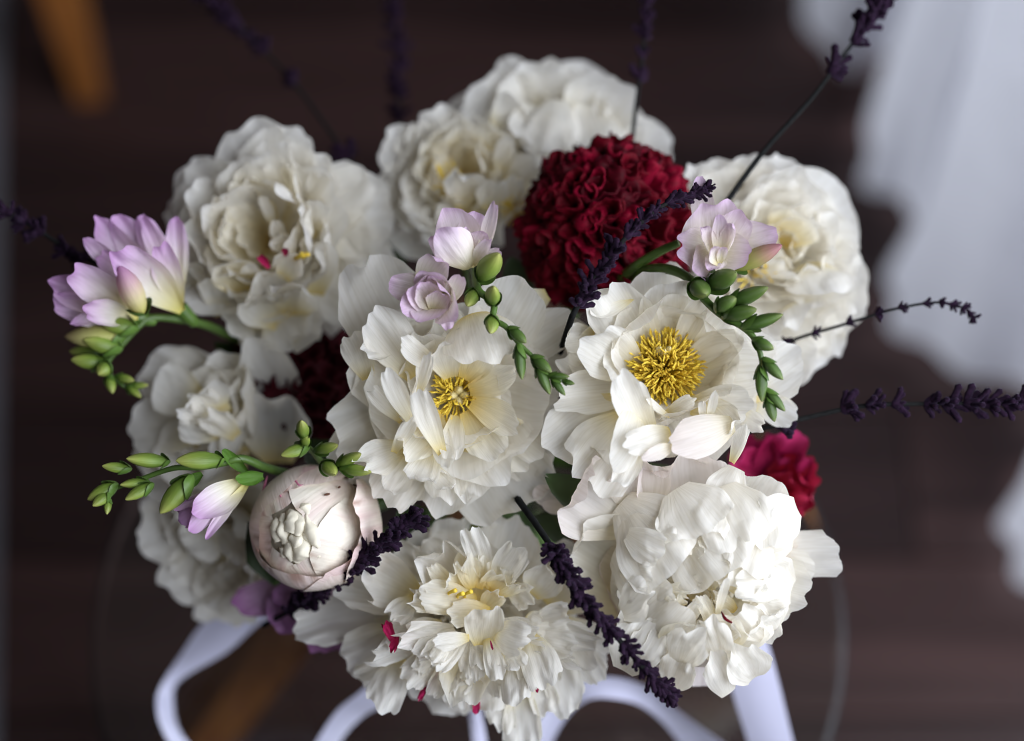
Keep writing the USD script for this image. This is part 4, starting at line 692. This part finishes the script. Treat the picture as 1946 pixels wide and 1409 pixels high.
# purple freesia in the shade under the bud
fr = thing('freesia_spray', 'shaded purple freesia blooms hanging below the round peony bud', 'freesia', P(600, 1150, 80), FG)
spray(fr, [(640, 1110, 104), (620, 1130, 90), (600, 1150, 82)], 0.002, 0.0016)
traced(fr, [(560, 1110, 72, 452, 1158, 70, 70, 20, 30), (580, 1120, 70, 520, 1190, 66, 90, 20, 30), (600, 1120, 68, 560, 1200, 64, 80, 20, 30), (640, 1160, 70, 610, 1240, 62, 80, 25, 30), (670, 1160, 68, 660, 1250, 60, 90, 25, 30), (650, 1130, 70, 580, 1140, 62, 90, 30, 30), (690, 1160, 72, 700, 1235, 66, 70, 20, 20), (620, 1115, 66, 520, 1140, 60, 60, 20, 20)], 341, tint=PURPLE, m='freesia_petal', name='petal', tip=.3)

# ---------------------------------------------------------------- lavender
LG = 'dark lavender sprigs of the bouquet'
def lavender(label, pts, whorls, size, seed, r=0.0011):
    """pts: pixel x, y, depth from foot to tip. whorls: fractions along the line, or (from, to, count). size: floret length in pixels at the foot and the tip."""
    rr = random.Random(seed); w = A([P(*p) for p in pts]); th = thing('lavender_sprig', label, 'lavender', w[0], LG)
    c = spline(w, 120); part(th, 'stem', tube(w, [r, r * .55], 7, 50), 'lavender_stem')
    part(th, 'long_stem', tube([w[0], (w[0] + TIE) / 2 + A([0, 0, -.01]), TIE + A([rr.uniform(-.012, .012), rr.uniform(-.012, .012), 0]), A([TIE[0] + rr.uniform(-.02, .02), TIE[1] + rr.uniform(-.02, .02), TZ + 0.002])], r, 6, 24), 'lavender_stem')
    if isinstance(whorls, tuple): whorls = [whorls[0] + (whorls[1] - whorls[0]) * (k + rr.uniform(-.2, .2)) / (whorls[2] - 1) for k in range(whorls[2])]
    for u in whorls:
        u = min(max(u, 0), 1); i = min(int(u * 118), 118); q = c[i]; t = unit(c[i + 1] - c[i])
        L = S(size[0] + (size[1] - size[0]) * u, pts[0][2]) * rr.uniform(.85, 1.15); x, y, _ = basis(t, RGT + A([.1, .3, .2]))
        wp = part(th, 'whorl', lathe(q - t * L * .25, t, [(.0002, 0), (L * .2, L * .1), (L * .24, L * .3), (L * .12, L * .55), (.0002, L * .62)], 8), 'lavender_bud')
        for k in range(rr.choice((10, 11, 12, 13))):
            a = rr.uniform(0, 6.283); tilt = rr.uniform(.35, 1.25); d = unit(t * math.cos(tilt) + (math.cos(a) * x + math.sin(a) * y) * math.sin(tilt)); l = L * rr.uniform(.50, .88)
            base = q + t * L * rr.uniform(-.3, .15)
            part(th, 'floret', lathe(base, d, [(.0001, 0), (l * .10, l * .12), (l * .17, l * .42), (l * .15, l * .68), (l * .19, l * .88), (l * .11, l * .96), (.0001, l * 1.04)], 6, rr.uniform(.7, 1)), 'lavender_bud', sub=wp)
lavender('blurred lavender sprig leaning to the top left corner side above the cup shaped peony', [(690, 345, 120), (640, 270, 132), (560, 160, 150), (490, 85, 160), (430, 30, 168), (350, -40, 176)], [.14, .42, .58, .66, .74, .80, .86, .93, 1.0], (46, 38), 401)
lavender('very blurred upright lavender sprig at the top centre left of the back peony', [(764, 300, 170), (760, 230, 178), (756, 150, 190), (750, 60, 205), (742, -40, 215)], [.28, .42, .48, .56, .68, .78, .86, .95], (44, 38), 402)
lavender('upright lavender sprig rising from behind the red cockscomb to the top edge', [(1196, 310, 84), (1208, 210, 92), (1220, 110, 100), (1230, 20, 106), (1236, -60, 110)], [.42, .52, .62, .70, .80, .9, 1.0], (38, 32), 403)
lavender('tall lavender sprig with spiky clusters reaching the top right corner before the white cloth', [(1370, 400, 48), (1450, 290, 50), (1540, 190, 54), (1600, 110, 58), (1650, 45, 60), (1700, -20, 62)], [.55, .72, .80, .87, .94, 1.0], (58, 50), 404, .0013)
lavender('lavender sprig pointing off the left edge beside the lilac freesia', [(180, 500, 62), (130, 475, 60), (60, 430, 56), (0, 398, 54), (-60, 370, 54)], [.12, .28, .45, .58, .70, .85], (42, 34), 405)
lavender('lavender sprig lying across the red cockscomb', [(1088, 600, -4), (1112, 555, -8), (1150, 500, -12), (1210, 430, -10), (1270, 385, -4), (1330, 365, 4), (1348, 356, 6)], (.12, 1.0, 17), (50, 26), 406, .0013)
lavender('thin curved lavender sprig drooping at its tip, right of the pink freesia', [(1450, 690, 62), (1500, 650, 50), (1600, 618, 46), (1700, 588, 42), (1780, 575, 40), (1830, 585, 40), (1850, 604, 40)], [.16, .26, .36, .45, .53, .62, .70, .77, .85, .92, 1.0], (26, 18), 407, .0008)
lavender('long lavender sprig running horizontally off the right edge', [(1380, 838, 40), (1430, 820, 34), (1530, 795, 30), (1640, 772, 28), (1760, 768, 26), (1880, 768, 24), (1990, 760, 24)], [.27, .46, .53, .60, .68, .73, .79, .84, .89, .94, .99], (50, 46), 408, .0013)
lavender('dense lavender sprig slanting down between the bottom peony and the double peony', [(985, 950, 14), (1035, 1020, -6), (1065, 1070, -16), (1110, 1140, -22), (1180, 1220, -22), (1240, 1290, -18), (1282, 1328, -14)], (.24, 1.0, 20), (52, 34), 409, .0015)
lavender('lavender sprig tucked between the round peony bud and the bottom peony', [(500, 1190, 76), (585, 1140, 44), (645, 1096, 22), (700, 1050, 10), (755, 1006, 2), (795, 982, 0)], (.12, 1.0, 18), (46, 38), 410, .0012)

# ---------------------------------------------------------------- leaves
def leaf(label, b, t, W, seed, m='leaf_green', bend=25, cup=25, roll=0):
    o, e = P(*b), P(*t); th = thing('leaf', label, 'leaf', o)
    part(th, 'stalk', tube([o, o * .5 + TIE * .5, TIE + A([.004, .003, 0])], .0012, 6), 'stem_green')
    L = np.linalg.norm(e - o); y = (e - o) / L; z = unit(-FWD - y * np.dot(-FWD, y)); x = np.cross(y, z); q = math.radians(roll); z = z * math.cos(q) + x * math.sin(q); x = np.cross(y, z)
    v, se, tt = sheet(L, S(W, b[2]), bend, cup, .05, .006, .12, .55, seed=seed, nu=18, nv=9, wmax=.5, pleat=.3)
    v[:, 0] *= (1 - .75 * np.clip((se - .55) / .45, 0, 1) ** 1.4)
    part(th, 'blade', (o + v[:, :1] * x + v[:, 1:2] * y + v[:, 2:] * z, grid_faces(18, 9)), m)
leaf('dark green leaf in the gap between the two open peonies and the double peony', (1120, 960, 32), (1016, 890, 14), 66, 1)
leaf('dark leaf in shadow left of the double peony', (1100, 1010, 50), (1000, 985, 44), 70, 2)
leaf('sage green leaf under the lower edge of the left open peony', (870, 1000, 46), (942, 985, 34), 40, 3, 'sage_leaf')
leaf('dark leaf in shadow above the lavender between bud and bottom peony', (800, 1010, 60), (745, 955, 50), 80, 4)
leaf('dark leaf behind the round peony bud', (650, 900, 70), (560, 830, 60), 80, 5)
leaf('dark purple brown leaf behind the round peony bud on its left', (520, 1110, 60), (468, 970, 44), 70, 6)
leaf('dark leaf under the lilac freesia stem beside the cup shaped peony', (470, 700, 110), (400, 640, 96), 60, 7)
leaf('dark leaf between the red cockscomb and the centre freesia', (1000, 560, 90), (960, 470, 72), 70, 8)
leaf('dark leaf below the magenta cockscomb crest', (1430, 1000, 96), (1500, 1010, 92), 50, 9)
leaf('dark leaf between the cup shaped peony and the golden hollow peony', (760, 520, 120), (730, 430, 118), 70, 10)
pk = thing('fallen_petal', 'pink petal caught between the open peonies under the dark leaf', 'petal', P(1050, 940, 30))
traced(pk, [(1088, 968, 34, 1014, 932, 26, 44, 20, 40), (1086, 970, 34, 1030, 958, 26, 30, 20, 40)], 420, tint=BLUSH)

# ---------------------------------------------------------------- ribbons
RG = 'pale lilac satin ribbons hanging from the bouquet'
def ribbon(label, rows, n=60):
    """rows: left edge pixel x, y, depth, right edge pixel x, y, depth."""
    a = spline(A([P(*r[:3]) for r in rows]), n); b = spline(A([P(*r[3:]) for r in rows]), n); g = np.gradient((a + b) / 2, axis=0)
    nn = np.cross(g, b - a); nn /= np.maximum(np.linalg.norm(nn, axis=1), 1e-9)[:, None]
    k = np.linspace(0, 1, 9)[None, :, None]; mid = a[:, None] * (1 - k) + b[:, None] * k + nn[:, None] * (0.0012 * np.sin(k * math.pi))
    u, v = mid + nn[:, None] * .00012, mid - nn[:, None] * .00012
    vs = np.vstack([u.reshape(-1, 3), v.reshape(-1, 3)]); f = grid_faces(n, 9)
    th = thing('ribbon', label, 'ribbon', (a[0] + b[0]) / 2, RG); part(th, 'band', (vs, np.vstack([f, f[:, ::-1] + n * 9])), 'ribbon_satin')
ribbon('pale lilac ribbon curling in a loop at the lower left', [(520, 1090, 150, 590, 1130, 150), (400, 1170, 165, 500, 1180, 160), (340, 1250, 172, 430, 1240, 170), (303, 1310, 172, 340, 1295, 182), (298, 1350, 165, 330, 1345, 180), (312, 1395, 165, 345, 1395, 175), (350, 1460, 175, 390, 1450, 180)])
ribbon('white ribbon strip running down from the left side of the bottom peony', [(760, 1240, 130, 800, 1260, 130), (690, 1310, 135, 745, 1330, 140), (640, 1352, 142, 690, 1362, 150), (600, 1412, 150, 645, 1412, 160), (560, 1490, 160, 610, 1490, 168)])
ribbon('narrow ribbon end right under the bottom peony', [(880, 1300, 120, 900, 1298, 120), (890, 1350, 130, 912, 1346, 130), (898, 1410, 136, 924, 1408, 140), (905, 1480, 144, 930, 1480, 150)])
ribbon('arched ribbon curving away between the bottom peony and the double peony', [(1000, 1430, 160, 1042, 1440, 165), (1012, 1390, 150, 1050, 1408, 160), (1050, 1335, 140, 1080, 1360, 150), (1110, 1296, 132, 1120, 1330, 140), (1170, 1288, 132, 1165, 1328, 140), (1240, 1312, 138, 1215, 1340, 148), (1300, 1360, 146, 1258, 1372, 158), (1372, 1412, 154, 1292, 1412, 168), (1470, 1490, 162, 1350, 1480, 176)])
ribbon('broad flat ribbon falling straight down under the double peony', [(1340, 1150, 120, 1410, 1140, 120), (1366, 1225, 128, 1452, 1205, 124), (1390, 1310, 136, 1478, 1290, 130), (1422, 1412, 144, 1508, 1412, 138), (1450, 1500, 152, 1538, 1500, 146)])
